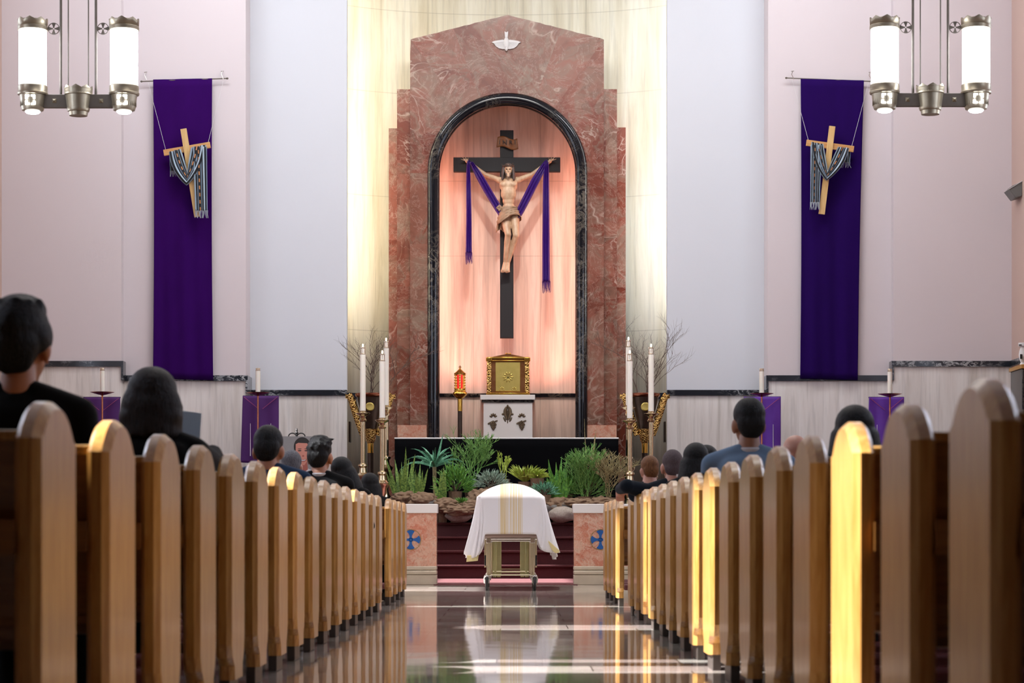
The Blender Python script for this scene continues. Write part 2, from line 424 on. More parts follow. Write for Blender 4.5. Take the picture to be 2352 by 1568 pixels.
SLITS = [(6.28, 6.86, 7.9, 10.4), (10.85, 11.4, 7.9, 10.3), (11.72, 12.0, 7.9, 10.3), (15.65, 16.5, 7.9, 10.3), (20.5, 20.9, 7.3, 10.2), (26.1, 28.2, 6.75, 8.1), (30.3, 33.2, 7.2, 9.3)]
BIG = [(y, y + 1.5, 3.3, 6.3) for y in (8.6, 13.2, 18.0, 22.8, 27.6)]  # unseen side openings that hold the added fill panes

def build_setting():
    b = B(); b.bb(-AX - .2, AX + .2, -4, 33.0, -.1, 0); struct(b, 'floor', 'floor')
    b = B(); b.bb(-AX - .2, AX + .2, -4.2, 40, CEIL, CEIL + .1); struct(b, 'ceiling', 'plaster_white')
    b = B(); b.bb(-AX, AX, -4.2, -4, 0, CEIL); struct(b, 'wall_back', 'pew_dark')
    b = B(); window_boxes(b, -AX - .2, -AX, -4, 36.4, 0, CEIL, SLITS + BIG); struct(b, 'wall_left', 'plaster_side')
    b = B(); window_boxes(b, AX, AX + .2, -4, 36.4, 0, CEIL, BIG); struct(b, 'wall_right', 'plaster_side')
    k = 1
    n = N('window_pane_day'); n.set(col='#dfe8f2', ec='#dbe8ff', es=FILL_E, rough=.3); M['pane'] = n.m  # emissive panes added as general side fill, out of view
    for sx in (-1, 1):
        for (ya, yb, za, zb) in BIG:
            w = B()
            for (a, c) in ((ya - .06, ya), (yb, yb + .06), ((ya + yb) / 2 - .02, (ya + yb) / 2 + .02)):
                w.bb(sx * AX - .03, sx * AX + .03, a, c, za - .06, zb + .06)
            for z in (za - .06, zb, za + 1, za + 2): w.bb(sx * AX - .03, sx * AX + .03, ya - .06, yb + .06, z, z + .06)
            f = struct(w, 'window_%d' % k, 'fixture_dk'); k += 1  # unseen frame for the added glowing panes
            p = B(); p.bb(sx * (AX + .09) - .005, sx * (AX + .09) + .005, ya, yb, za, zb); p.build('pane', 'pane', f, smooth=False)
    # ---------------- front walls in stepped planes: outer (A), middle (B), inner (C)
    PL = dict(A=36.0, B=36.2, C=36.8)
    xa = {-1: wx(12, 36.0), 1: wx(2335, 36.0)}; xb = {-1: wx(279, 36), 1: wx(2052, 36)}
    xc = {-1: wx(564.5, 36.2), 1: wx(1764.5, 36.2)}; xd = {-1: wx(797, 36.8), 1: wx(1532, 36.8)}
    zA, zB, zC = wz(829, 36.0), wz(862, 36.2), wz(895.5, 36.8); th = .088
    for s, nm in ((-1, 'left'), (1, 'right')):
        def rng(a, c): return (min(a, c), max(a, c))
        segs = (('outer', PL['A'], s * (AX + .1), xb[s], zA, 'plaster_pink'), ('middle', PL['B'], xb[s], xc[s], zB, 'plaster_pink'), ('inner', PL['C'], xc[s], xd[s], zC, 'plaster_white'))
        for q, (lab, Y, a, c, zt, mat) in enumerate(segs):
            x0, x1 = rng(a, c)
            b = B(); b.bb(x0, x1, Y, 37.0 if q < 2 else 36.95, zt, CEIL); struct(b, 'wall_front_%s_%s' % (lab, nm), mat)
            b = B(); b.bb(x0, x1, Y - .012, 37.0 if q < 2 else 36.95, 0, zt - th + .001); struct(b, 'wall_dado_%s_%s' % (lab, nm), 'travertine')
            b = B(); b.bb(x0, x1, Y - .045, 37.0 if q < 2 else 36.95, zt - th, zt)
            if q == 0: b.bb(*rng(c, c - s * .035), Y - .045, Y + .19, zB - th, zt)
            if q == 1: b.bb(*rng(c, c - s * .035), Y - .045, Y + .55, zC - th, zt)
            t = struct(b, 'trim_%s_%s' % (lab, nm), 'trim_marble')
    # return of the outermost pier (side wall strip has its own trim)
    for s, nm in ((-1, 'left'), (1, 'right')):
        b = B(); b.bb(*sorted((s * AX, s * (AX - .04))), 33.2, 36.0, zA - th, zA); struct(b, 'trim_side_%s' % nm, 'trim_marble')
    # ---------------- recessed apse: curved travertine wall behind the red marble
    b = B()
    ring = []; n = 64
    for k in range(n + 1):
        a = PI * k / n; ring.append((3.12 * math.cos(a), 36.96 + 1.62 * math.sin(a)))
    z0, z1 = 0, CEIL
    vs = [(x, y, z0) for x, y in ring] + [(x, y, z1) for x, y in ring]
    b.add(vs, [(k, k + 1, k + n + 2, k + n + 1) for k in range(n)])
    o = struct(b, 'wall_apse', 'apse'); md = o.modifiers.new('t', 'SOLIDIFY'); md.thickness = .1; md.offset = 1
    zt = wz(903, 38.0)
    for s, nm in ((1, 'right'), (-1, 'left')):   # black trim running round the apse
        b = B(); rr = []
        for k in range(13):
            a = math.radians(5 + 52 * k / 12); x = s * math.cos(a); y = math.sin(a)
            rr.append([(3.12 * x, 36.96 + 1.62 * y, zt - .09), (3.07 * x, 36.96 + 1.57 * y, zt - .09), (3.07 * x, 36.96 + 1.57 * y, zt), (3.12 * x, 36.96 + 1.62 * y, zt)])
        b.loft(rr); struct(b, 'trim_apse_%s' % nm, 'trim_marble')
        # narrow slot vents in the apse dado
        a = math.radians(39); 
    # ---------------- raised sanctuary platform with carpeted steps
    b = B(); H = PLAT
    for k in range(4):
        y0 = 33.0 + .33 * k; y1 = 33.0 + .33 * (k + 1); z = H * (k + 1) / 5
        b.bb(-AX, AX, y0, y1 if k < 4 else 38, 0, z)
        b.bb(-AX, AX, y0 - .045, y0, z - .03, z)   # nosing
    c = B(); c.bb(-AX, AX, 29.5, 33.0, 0, .008); c.bb(-.9, .9, 29.2, 29.5, 0, .008); struct(c, 'floor_carpet', 'carpet')
    o = b.build('sanctuary_steps', 'carpet', bevel=.008); o['kind'] = 'structure'
    b = B(); b.bb(-AX, AX, 34.32, 38.6, 0, H); b.bb(-AX, AX, 34.275, 34.32, H - .03, H); struct(b, 'floor_sanctuary', 'carpet')

PLAT = 1.0

# ================================================================== REREDOS
def build_reredos():
    Y0 = 37.3
    R = thing('marble_reredos', 'tall stepped red marble altar surround with pointed top and arched niche', 'altarpiece', (0, Y0, PLAT))
    def X(px, Y=Y0): return wx(px, Y)
    def Z(py, Y=Y0): return wz(py, Y) - PLAT
    cx, cz, ro, ri = .009, wz(397, Y0) - PLAT, 1.275, 1.085
    # upper slab with arch, cut into radial marble slabs
    xl, xr = X(942), X(1387); zs, za = Z(91), Z(35)
    def top(x): return zs + (za - zs) * (1 - abs(x - cx) / ((xr - xl) / 2))
    b = B(); d = .55; slab = 0
    # arch region: angles from 0..180 split in wedges
    def outer_hit(a):
        dx, dz = math.cos(a), math.sin(a); best = 99
        for xe in (xl, xr):
            if abs(dx) > 1e-6:
                t = (xe - cx) / dx
                if t > 0: best = min(best, t)
        t0 = 0
        for t in [k * .01 for k in range(100, 400)]:
            if cz + dz * t > top(cx + dx * t): best = min(best, t); break
        return best
    def wedge(a0, a1, n=10):
        ins = []; out = []
        for k in range(n + 1):
            a = math.radians(a0 + (a1 - a0) * k / n); t = outer_hit(a)
            ins.append((cx + (ro - .02) * math.cos(a), cz + (ro - .02) * math.sin(a))); out.append((cx + t * math.cos(a), cz + t * math.sin(a)))
        b.prism(ins + out[::-1], 0, d, 'y')
    # corners: make the outline exact by splitting at corner angles
    ca = math.degrees(math.atan2(zs - cz, xr - cx))
    cuts = [0, 20, ca, 69.5, 90, 110.5, 180 - ca, 160, 180]
    groups = [1, 1, 2, 3, 3, 4, 5, 5]
    for (a0, a1), g in zip(zip(cuts[:-1], cuts[1:]), groups): b.cur = g * .173; wedge(a0, a1)
    # straight jambs below the arch springing
    zj = [0, Z(975), Z(760), Z(560), cz]
    for j in range(4):
        b.cur = .11 + j * .21; b.prism([(xl, zj[j]), (cx - ro + .02, zj[j]), (cx - ro + .02, zj[j + 1]), (xl, zj[j + 1])], 0, d, 'y')
        b.cur = .19 + j * .23; b.prism([(xr, zj[j]), (cx + ro - .02, zj[j]), (cx + ro - .02, zj[j + 1]), (xr, zj[j + 1])], 0, d, 'y')
    b.build('gabled_marble_face', 'red_marble', R, smooth=False)
    for s, nm, (x0, x1, zt, dy), seed in ((-1, 'l', (X(912, 37.45), xl, Z(205, 37.45), .14), .31), (1, 'r', (xr, X(1417, 37.45), Z(205, 37.45), .14), .47), (-1, 'l', (X(893, 37.6), X(912, 37.45), Z(295, 37.6), .28), .61), (1, 'r', (X(1417, 37.45), X(1437, 37.6), Z(293, 37.6), .28), .83)):
        b = B(); zz = 0; q = 0
        for zc in (1.8, 3.6, 5.4, zt):
            b.cur = seed + q * .09; q += 1
            if zc > zz: b.bb(x0, x1, dy, d + .05, zz, min(zc, zt)); zz = zc
        b.build('side_pilaster', 'red_marble', R, smooth=False)
    for px0, px1 in ((913, 980), (1349, 1416)):   # pale plinth blocks above the altar
        b = B(); b.bb(X(px0), X(px1), -.012, .05, 0, Z(976)); b.build('plinth_block', 'rail_marble', R, smooth=False)
    # black arch moulding
    b = B(); rings = []
    def sect(px, pz, nx, nz):
        out = []
        for (r, y) in ((ri, .1), (ri, -.02), (ri + .035, -.065), (ri + .095, -.085), (ro - .035, -.065), (ro, -.02), (ro, .1)):
            out.append((px + nx * r, y, pz + nz * r))
        return out
    rings.append(sect(cx, 0, 1, 0)); rings.append(sect(cx, cz * .5, 1, 0))
    for k in range(49):
        a = PI * k / 48; rings.append(sect(cx, cz, math.cos(a), math.sin(a)))
    rings.append(sect(cx, cz * .5, -1, 0)); rings.append(sect(cx, 0, -1, 0))
    b.loft(rings); b.build('arch_moulding', 'black_marble', R, angle=50)
    # niche interior: box with vaulted top
    yb = 1.1; w = 1.42
    b = B(); b.bb(-w, w, yb, yb + .05, 0, cz + w + .1); b.build('niche_back', 'niche', R, smooth=False)
    b = B(); prof = [(-w, 0), (-w, cz)] + [(cx - w * math.cos(PI * k / 24), cz + w * math.sin(PI * k / 24)) for k in range(25)] + [(w, cz), (w, 0)]
    rr = [[(x, y, z) for x, z in prof] for y in (d, yb)]
    b.loft(rr, closed=False, caps=False); b.build('niche_reveal', 'niche', R, solid=.03)
    b = B(); b.bb(-w, w, yb - .04, yb, wz(912, 38.4) - PLAT, wz(903.5, 38.4) - PLAT); b.build('niche_ledge', 'black_marble', R, smooth=False)
    # dove relief
    D = thing('dove_relief', 'white carved dove with spread wings fixed near the marble gable point', 'relief', (X(1163), Y0 - .0, wz(100, Y0)))
    k = 5367 / Y0 / 1
    def q(px, py): return ((px - 1163) / k, (100 - py) / k)
    b = B(); b.ell((0, -.03, .0), (.045, .04, .1)); b.ell((0, -.05, -.095), (.028, .03, .035)); b.cap((0, -.06, -.11), (0, -.07, -.14), .012, .004, 8)
    remesh(b, 'body', 'white_dove', D, .008, 3)
    for s in (-1, 1):
        b = B()
        wing = [(.0, .05), (.06, .055), (.13, .045), (.19, .035), (.235, .015), (.2, .0), (.17, -.045), (.12, -.08), (.06, -.095), (.0, -.09)]
        b.prism([(s * x, z) for x, z in wing], -.035, -.005, 'y')
        for i in range(6): b.cap((s * .03, -.035, .02 - i * .015), (s * (.2 - i * .024), -.035, .0 - i * .017), .008, .004, 6)
        b.build('wing', 'white_dove', D, bevel=.006)
    b = B(); b.prism([(-.03, .19), (0, .175), (.03, .19), (.02, .08), (-.02, .08)], -.03, -.005, 'y'); b.build('tail', 'white_dove', D, bevel=.005)

# ================================================================== PEWS
def pew_proto(side):
    """aisle face at local x=0; pew runs towards side*x. local y=0 rear face of the end panel"""
    t = bpy.data.objects.new('pew', None); COL.objects.link(t); t.empty_display_size = .1
    D = .46; L = 4.6
    def prof(ins=0.0):
        p = []
        p += [(.10 + ins, .075), (D - .06 - ins, .075), (D - .06 - ins, .13), (D - .02 - ins, .17), (D - ins, .22)]
        for k in range(17):
            u = 1 - 2 * k / 16; z = .868 + .094 * (1 - abs(u) ** 2.3) - (ins if k in range(1, 16) else 0) * .9
            p.append((D / 2 + u * (D / 2 - ins), z))
        p += [(ins, .22), (.03 + ins, .165), (.09 + ins, .13)]
        return p
    for xo, nm in ((0, 'end_panel'), (L, 'end_panel')):
        b = B(); rings = []
        spec = [(0, .02), (.02, 0), (.048, 0), (.06, .012)] if xo == 0 else [(0, .012), (.012, 0), (.04, 0), (.06, .02)]
        for x, ins in spec: rings.append([(side * (xo + x), y, z) for y, z in prof(ins)])
        b.loft(rings); e = b.build(nm, 'pew', t, angle=28)
        b = B(); x0 = side * (xo + .02); x1 = side * (xo + .06)
        b.bb(min(x0, x1), max(x0, x1), .11, D - .07, 0, .08); b.build('foot', 'foot', e, bevel=.004)
    x0, x1 = sorted((side * .055, side * (L + .005)))
    b = B(); b.add([(x, y, z) for x in (x0, x1) for y, z in ((.045, .865), (.07, .865), (.135, .40), (.11, .40))],
                   [(0, 1, 2, 3), (7, 6, 5, 4), (0, 4, 5, 1), (1, 5, 6, 2), (2, 6, 7, 3), (3, 7, 4, 0)])
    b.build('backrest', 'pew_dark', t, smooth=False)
    b = B(); b.bb(x0, x1, .03, .085, .862, .887); b.build('top_rail', 'pew', t, bevel=.006)
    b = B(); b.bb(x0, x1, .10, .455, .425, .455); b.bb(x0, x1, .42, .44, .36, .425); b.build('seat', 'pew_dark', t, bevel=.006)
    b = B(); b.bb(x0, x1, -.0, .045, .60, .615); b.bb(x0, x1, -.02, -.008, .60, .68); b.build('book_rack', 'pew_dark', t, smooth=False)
    b = B(); b.bb(x0 + .03, x1 - .03, -.20, -.06, .13, .19); k = b.build('kneeler', 'kneeler', t, bevel=.02)
    b = B()
    for q in range(4):
        xx = x0 + .3 + q * (x1 - x0 - .6) / 3; b.bb(xx - .02, xx + .02, -.15, -.11, 0, .13); b.bb(xx - .02, xx + .02, -.12, .12, .1, .13)
    b.build('kneeler_frame', 'foot', k, smooth=False)
    return t
ORD = ['first', 'second', 'third', 'fourth', 'fifth', 'sixth', 'seventh', 'eighth', 'ninth', 'tenth', 'eleventh', 'twelfth', 'thirteenth', 'fourteenth', 'fifteenth', 'sixteenth']
LPEW = [5.35 + .9144 * i for i in range(16)] + [5.35 + .9144 * i for i in (17.03, 18, 19, 20)]
RPEW = [4.525 + .9155 * i for i in range(16)] + [20.52, 21.43, 22.35, 23.26]
def build_pews():
    ends = ['front row by the altar rail', 'second row behind the front one', 'third row from the front', 'last row before the cross aisle gap']
    for side, ys, nm in ((-1, LPEW, 'left'), (1, RPEW, 'right')):
        proto = pew_proto(side)
        for i, y in enumerate(ys):
            o = proto if i == 0 else copy_tree(proto)
            o.name = 'pew' if i == 0 and side < 0 else o.name
            o.location = (side * 1.005, y, 0)
            if i < 16: lab = 'oak pew with arched end, %s from the camera, %s of the aisle' % (ORD[i], nm)
            else: lab = 'oak pew %s the altar rail, %s of the aisle' % (['fourth from', 'third from', 'second from', 'nearest'][i - 16], nm)
            if i == 2 and side > 0: lab = 'brightest sunlit oak pew end, third from the camera on the right of the aisle'
            tag(o, lab, 'pew', 'oak pews along the %s side of the aisle' % nm)

# ================================================================== ALTAR RAIL
def build_rail():
    Y = 29.3
    for s, nm in ((-1, 'left'), (1, 'right')):
        xi = wx(1003, Y) if s < 0 else wx(1318, Y); xo = s * 5.3
        x0, x1 = sorted((xi, xo)); yc = Y + .16
        r = thing('altar_rail', 'pink marble altar rail with white cap and blue cross, %s of the steps' % nm, 'rail', ((x0 + x1) / 2, yc, 0), 0, 'marble altar rails')
        ax = (x0 + x1) / 2
        def box(name, mat, ov, ya, z0, z1, bev=.006):
            b = B(); b.bb(x0 - ov - ax, x1 + ov - ax, -ya, ya, z0, z1); b.build(name, mat, r, bevel=bev)
        box('plinth', 'cream_stone', 0, .16, 0, .125); box('base_moulding', 'cream_stone', .0, .165, .129, .18, .012); box('base_moulding', 'cream_stone', 0, .15, .184, .235, .012)
        b = B(); L = x1 - x0; n = 6
        for k in range(n):
            a = xi + (xo - xi) * (k / n if k else 0); c = xi + (xo - xi) * ((k + 1) / n)
            if k == 0: a, c = xi, s * 1.3
            if k == 1: a = s * 1.3; c = xi + (xo - xi) * 2 / n
            b.cur = .1 + k * .17 + (0 if s < 0 else .5); p, q = sorted((a, c)); b.bb(p - ax + .002, q - ax - .002, -.14, .14, .235, .9)
        b.build('marble_panel', 'rail_marble', r, smooth=False)
        box('cap', 'white_stone', .012, .175, .9, 1.015, .008)
        # blue cross patty in a thin pale ring
        ex, ez = s * 1.19 - ax, .567
        b = B(); pl = []
        for q in range(4):
            a0 = q * PI / 2
            def P(r_, d_): return (ex + r_ * math.cos(a0 + d_), ez + r_ * math.sin(a0 + d_))
            arm = [P(.022, -PI / 4)] + [P(.05 + .06 * k / 4, -(.30 + .1 * (k / 4) ** 2 * 1.6)) for k in range(5)] + [P(.117, -.36), P(.12, -.18), P(.121, 0), P(.12, .18), P(.117, .36)] + [P(.05 + .06 * k / 4, (.30 + .1 * (k / 4) ** 2 * 1.6)) for k in range(4, -1, -1)] + [P(.022, PI / 4)]
            b.prism(arm, -.148, -.138, 'y')
        b.bb(ex - .022, ex + .022, -.148, -.138, ez - .022, ez + .022)
        m = M.get('blue_enamel') or simple('blue_enamel', '#1c5aa0', .3, .05); M['blue_enamel'] = m
        e = b.build('cross_emblem', 'blue_enamel', r, smooth=False)
        b = B(); ring = []
        for k in range(33):
            a = 2 * PI * k / 32; c, d = math.cos(a), math.sin(a); ring.append([(ex + c * .126, -.138, ez + d * .126), (ex + c * .126, -.147, ez + d * .126), (ex + c * .130, -.147, ez + d * .130), (ex + c * .130, -.138, ez + d * .130)])
        b.loft(ring, caps=False); b.build('ring', 'gold_pale', e, smooth=False)

# ================================================================== CHANDELIERS
def build_chandeliers():
    Y = 22.0
    root = None
    for s in (-1, 1):
        x = wx(180, Y) if s < 0 else wx(2137, Y); z = wz(233 if s < 0 else 230, Y)
        if root: 
            r2 = copy_tree(root); r2.location = (x, Y, z)
            r2['label'] = 'bronze pendant lamp with two glowing tubes hanging in front of the right purple banner'; continue
        root = thing('pendant_lamp', 'bronze pendant lamp with two glowing tubes hanging left of the purple banner', 'lamp', (x, Y, z), 0, 'twin tube pendant lamps')
        b = B(); b.bb(-.43, .43, -.03, .03, -.062, .062)
        b.build('crossbar', 'fixture_dk', root, bevel=.004)
        for xx in (-.22, .22):
            b = B(); b.add([(xx - .02, -.031, -.02), (xx + .02, -.031, -.02), (xx + .02, -.031, .02), (xx - .02, -.031, .02), (xx, -.055, 0)], [(0, 1, 4), (1, 2, 4), (2, 3, 4), (3, 0, 4)]); b.build('stud', 'fixture', root, smooth=False)
        for xx, r_ in ((-.165, .0125), (.165, .0125), (-.095, .006), (.095, .006)):
            b = B(); b.tube([(xx, 0, .04), (xx, 0, CEIL - z)], r_, 8); b.build('rod', 'fixture_dk', root)
        def crown(b, c, r0, z0, h, pk, n=8):
            rr = []; m = n * 4
            for k in range(m):
                a = 2 * PI * (k + 2) / m; ph = (k % 4) / 4; zz = z0 + h + pk * (1 - abs(ph * 2 - 1))
                rr.append((a, zz))
            vs = []
            for rad in (r0, r0 - .01):
                for a, zz in rr: vs.append((c[0] + rad * math.cos(a), c[1] + rad * math.sin(a), z0))
                for a, zz in rr: vs.append((c[0] + rad * 1.03 * math.cos(a), c[1] + rad * 1.03 * math.sin(a), zz))
            fs = []
            for k in range(m):
                q = (k + 1) % m
                fs += [(k, q, m + q, m + k), (2 * m + k, 3 * m + k, 3 * m + q, 2 * m + q), (m + k, m + q, 3 * m + q, 3 * m + k)]
            b.add(vs, fs)
        # centre cup
        b = B(); b.lathe([(.02, -.13), (.085, -.135), (.09, -.1), (.1, -.095), (.108, -.075), (.106, -.062), (.122, .055), (.13, .06), (.13, .075), (.127, .08), (.02, .08)], n=40)
        b.lathe([(.124, .075), (.134, .115)], n=40, close=False); crown(b, (0, 0, 0), .13, .07, .045, .028); b.build('centre_cup', 'fixture', root)
        for s2 in (-1, 1):
            c = (s2 * .43, 0, 0)
            b = B(); b.lathe([(.128, .14), (.128, .69)], c, 40); b.build('glass_tube', 'lamp_glass', root)
            b = B(); b.lathe([(.131, .665), (.139, .67), (.139, .7), (.135, .705), (.135, .76)], c, 40, close=False); crown(b, c, .136, .7, .05, .028); b.build('top_crown', 'fixture', root, solid=.004)
            b = B(); b.lathe([(.05, -.1), (.1, -.085), (.108, -.06), (.122, .055), (.14, .06), (.144, .075), (.138, .085), (.138, .14), (.13, .15), (.12, .15)], c, 48)
            for k in range(40):
                a = 2 * PI * k / 40; b.bb(c[0] + .113 * math.cos(a) - .002, c[0] + .113 * math.cos(a) + .002, .113 * math.sin(a) - .002, .113 * math.sin(a) + .002, -.05, .045)
            cup = b.build('cup', 'fixture', root)
            b = B(); b.lathe([(.03, -.118), (.055, -.112), (.07, -.1), (.072, -.086)], c, 32); b.build('down_light', 'lamp_glass', root)
            # pierced cross window: four lit L shapes around a square cross
            b = B(); y = -.126
            for ix in (-1, 1):
                for iz in (-1, 1):
                    for (a0, a1, e0, e1) in ((.009, .046, .031, .046), (.031, .046, .009, .031)):
                        xs = sorted((ix * a0, ix * a1)); zs = sorted((iz * e0, iz * e1)); b.bb(c[0] + xs[0], c[0] + xs[1], y, y + .012, zs[0] - .005, zs[1] - .005)
            b.build('pierced_cross', 'lamp_glass', cup, smooth=False)
            # medallion: cross inside a ring, linking tube crown and rod
            b = B(); mx = s2 * .232; mz = .685
            rg = []
            for k in range(25):
                a = 2 * PI * k / 24; rg.append([(mx + math.cos(a) * rr, yy, mz + math.sin(a) * rr) for rr, yy in ((.05, -.004), (.056, -.004), (.056, .004), (.05, .004))])
            b.loft(rg, caps=False)
            for q in range(4):
                a = q * PI / 2; P = lambda r_, d_: (mx + r_ * math.cos(a + d_), mz + r_ * math.sin(a + d_))
                b.prism([P(.01, -.7), P(.02, -.35), P(.052, -.36), P(.052, .36), P(.02, .35), P(.01, .7)], -.004, .004, 'y')
            b.bb(min(mx, s2 * .31), max(mx, s2 * .31), -.004, .004, mz - .004, mz + .004) if False else None
            b.bb(*sorted((s2 * .286, s2 * .31)), -.004, .004, mz - .006, mz + .006)
            b.build('medallion', 'fixture_dk', root)
# ================================================================== CRUCIFIX
def build_crucifix():
    Y = 38.05; z0 = wz(776, 38.0)
    r = thing('crucifix', 'large dark wooden crucifix mounted on the niche wall above the gold tabernacle', 'crucifix', (wx(1163.5, 38), Y, z0))
    def L(px, py): return (wx(px, 38) - r.location.x, wz(py, 38) - z0)
    x0, zt = L(1148.5, 299); x1, _ = L(1179.5, 299)
    b = B(); b.bb(x0, x1, -.06, .06, 0, zt); b.build('upright', 'cross_dark', r, bevel=.006)
    a, zh = L(1041.5, 361.5); c, zl = L(1287, 394.5)
    b = B(); b.bb(a, c, -.068, .05, zl, zh); b.build('crossbeam', 'cross_dark', r, bevel=.006)
    # scroll plaque
    b = B(); p0 = L(1142, 327); p1 = L(1189, 327); w = (p1[0] - p0[0]) / 2; cxp = (p1[0] + p0[0]) / 2
    def f(u, v):
        x = (u * 2 - 1); return (cxp + x * w * (1 + .05 * math.cos(v * PI)), -.085 - .02 * math.cos(x * PI) - .02 * (abs(x) ** 4), p0[1] - .1 + v * .17 - .018 * x - .02 * math.sin(x * PI * 1.1))
    b.grid(f, 20, 6); pl = b.build('scroll_plaque', 'plaque', r, solid=.018)
    cu = bpy.data.curves.new('INRI', 'FONT'); cu.body = 'I N R I'; cu.size = .1; cu.extrude = .004; cu.align_x = 'CENTER'; cu.align_y = 'CENTER'
    t = bpy.data.objects.new('lettering', cu); COL.objects.link(t); dg = bpy.context.evaluated_depsgraph_get()
    me = bpy.data.meshes.new_from_object(t.evaluated_get(dg)); bpy.data.objects.remove(t)
    t = bpy.data.objects.new('lettering', me); COL.objects.link(t); t.parent = pl; me.materials.clear(); me.materials.append(M['cross_dark'])
    t.location = (cxp, -.128, p0[1] - .015); t.rotation_euler = (PI / 2, 0, 0)
    # ---- carved figure 
    def P(px, py, y): q = L(px, py); return (q[0], y, q[1])
    b = B(); fy = -.12
    b.ell(P(1168, 428, fy - .03), (.150, .085, .13)); b.ell(P(1168, 447, fy - .05), (.128, .085, .14)); b.ell(P(1168, 462, fy - .04), (.098, .068, .12))
    b.ell(P(1168.5, 480, fy - .04), (.105, .075, .10)); b.ell(P(1170, 490, fy - .05), (.125, .085, .10))
    for s in (-1, 1): b.ell(P(1168 + s * 10, 426, fy - .085), (.07, .035, .045))       # chest
    for k in range(4):                                                                   # ribs
        for s in (-1, 1): b.cap(P(1168 + s * 7, 440 + k * 4, fy - .112), P(1168 + s * 16, 443 + k * 4, fy - .075), .009, .007, 8)
    b.cap(P(1167, 416, fy - .02), P(1167, 405, fy - .045), .042, .045)                   # neck
    for s, hx, hy in ((-1, 1074, 371), (1, 1262, 371)):                                   # arms
        sh = P(1168 + s * 21, 415, fy - .01); el = P(1168 + s * 53, 402.5, fy + .01); wr = P(1168 + s * 86, 379, fy + .02)
        wrx = (hx + (-s) * 9); wr = P(wrx, 377, fy + .01)
        b.ell(sh, (.06, .055, .055)); b.cap(sh, el, .046, .036); b.cap(el, wr, .036, .021)
        hc = P(hx - s * -1, hy + 1, fy); b.cap(wr, hc, .022, .030)
        for q, (dx, dz, l) in enumerate(((-.2, .95, .055), (.25, .95, .075), (.6, .8, .08), (.9, .45, .072))):
            o0 = Vector(hc) + Vector((s * .012 * dx * 2, -.01 * (q % 2), .014 * dz * 1.2)); o1 = o0 + Vector((s * dx * l, -.025, dz * l * .55))
            b.cap(o0, o1, .0095, .007, 8); b.cap(o1, o1 + Vector((s * .018 * dx, -.022, .004)), .0075, .006, 8)
        b.cap(hc, Vector(hc) + Vector((-s * .018, -.04, -.055)), .010, .007, 8)
    # legs
    hipR, kR, aR, tR = P(1158, 494, fy - .05), P(1167, 543, fy - .19), P(1160, 606, fy - .05), P(1156, 624, fy - .12)
    hipL, kL, aL, tL = P(1181, 494, fy - .05), P(1185, 545, fy - .17), P(1167, 606, fy - .02), P(1166, 624, fy - .10)
    for h, k_, a_, t_ in ((hipR, kR, aR, tR), (hipL, kL, aL, tL)):
        b.cap(h, k_, .088, .052); m = Vector(k_).lerp(Vector(a_), .3) + Vector((0, .02, 0)); b.ell(k_, .055); b.cap(k_, m, .05, .052); b.cap(m, a_, .05, .029)
        b.cap(a_, t_, .033, .034)
        for q in range(5):
            dx = (q - 2) * .014; b.cap(Vector(t_) + Vector((dx, 0, 0)), Vector(t_) + Vector((dx * 1.25, -.012, -.034 + abs(q - 1) * .004)), .010 if q else .012, .008, 8)
    # head
    hd = Vector(P(1167.5, 394, fy - .085))
    b.ell(hd + Vector((0, .01, .02)), (.074, .085, .085)); b.ell(hd + Vector((0, -.03, -.045)), (.052, .05, .07))
    b.ell(hd + Vector((0, -.07, -.098)), (.03, .022, .035))
    b.cap(hd + Vector((0, -.085, .012)), hd + Vector((0, -.105, -.03)), .009, .013, 8)
    for s in (-1, 1):
        b.ell(hd + Vector((s * .03, -.068, .022)), (.024, .016, .009)); b.ell(hd + Vector((s * .033, -.06, -.03)), (.018, .018, .018))
    b.ell(hd + Vector((0, -.083, -.06)), (.02, .01, .006)); b.ell(hd + Vector((0, -.082, -.073)), (.017, .01, .006))
    fig = remesh(b, 'carved_figure', 'statue', r, .0075, 3)
    for s in (-1, 1):
        e = B(); e.ell(hd + Vector((s * .027, -.075, .002)), (.012, .008, .006), n=10, m=6); e.build('eye', 'iris', fig)
    # hair: locks around head and to the shoulders, beard
    random.seed(3); b = B()
    b.ell(hd + Vector((0, .03, .045)), (.084, .085, .075))
    for k in range(26):
        a = math.radians(-35 + 250 * k / 25); ca, sa = math.cos(a), math.sin(a)
        if sa < -.55: continue
        p = hd + Vector((.08 * ca, .02 + .08 * sa, .05)); q = hd + Vector((.092 * ca, .01 + .08 * sa, -.05)); e = hd + Vector((.10 * ca + random.uniform(-.01, .01), .0 + .06 * sa, -.13 - random.uniform(0, .04)))
        b.cap(p, q, .02, .022, 8); b.cap(q, e, .021, .012, 8)
    remesh(b, 'carved_hair', 'statue_hair', fig, .007, 1)
    b = B()
    for k in range(9):
        a = (k - 4) * .011; b.cap(hd + Vector((a, -.075 + abs(a) * .5, -.085 + abs(a) * .7)), hd + Vector((a * .7, -.082, -.135 + abs(a))), .011, .006, 8)
    remesh(b, 'beard', 'statue_hair', fig, .006, 1)
    b = B()
    for q in range(3):
        pts = [hd + Vector((.088 * math.cos(a), .012 + .092 * math.sin(a), .062 + .012 * math.sin(a * 5 + q * 2))) for a in [2 * PI * k / 28 for k in range(29)]]
        b.tube(pts, .007, 6)
    for k in range(22):
        a = random.uniform(0, 2 * PI); p = hd + Vector((.09 * math.cos(a), .012 + .094 * math.sin(a), .065)); b.cap(p, p + Vector((math.cos(a) * .03, math.sin(a) * .03, random.uniform(-.01, .04))), .004, .001, 5)
    b.build('thorn_crown', 'twig', fig)
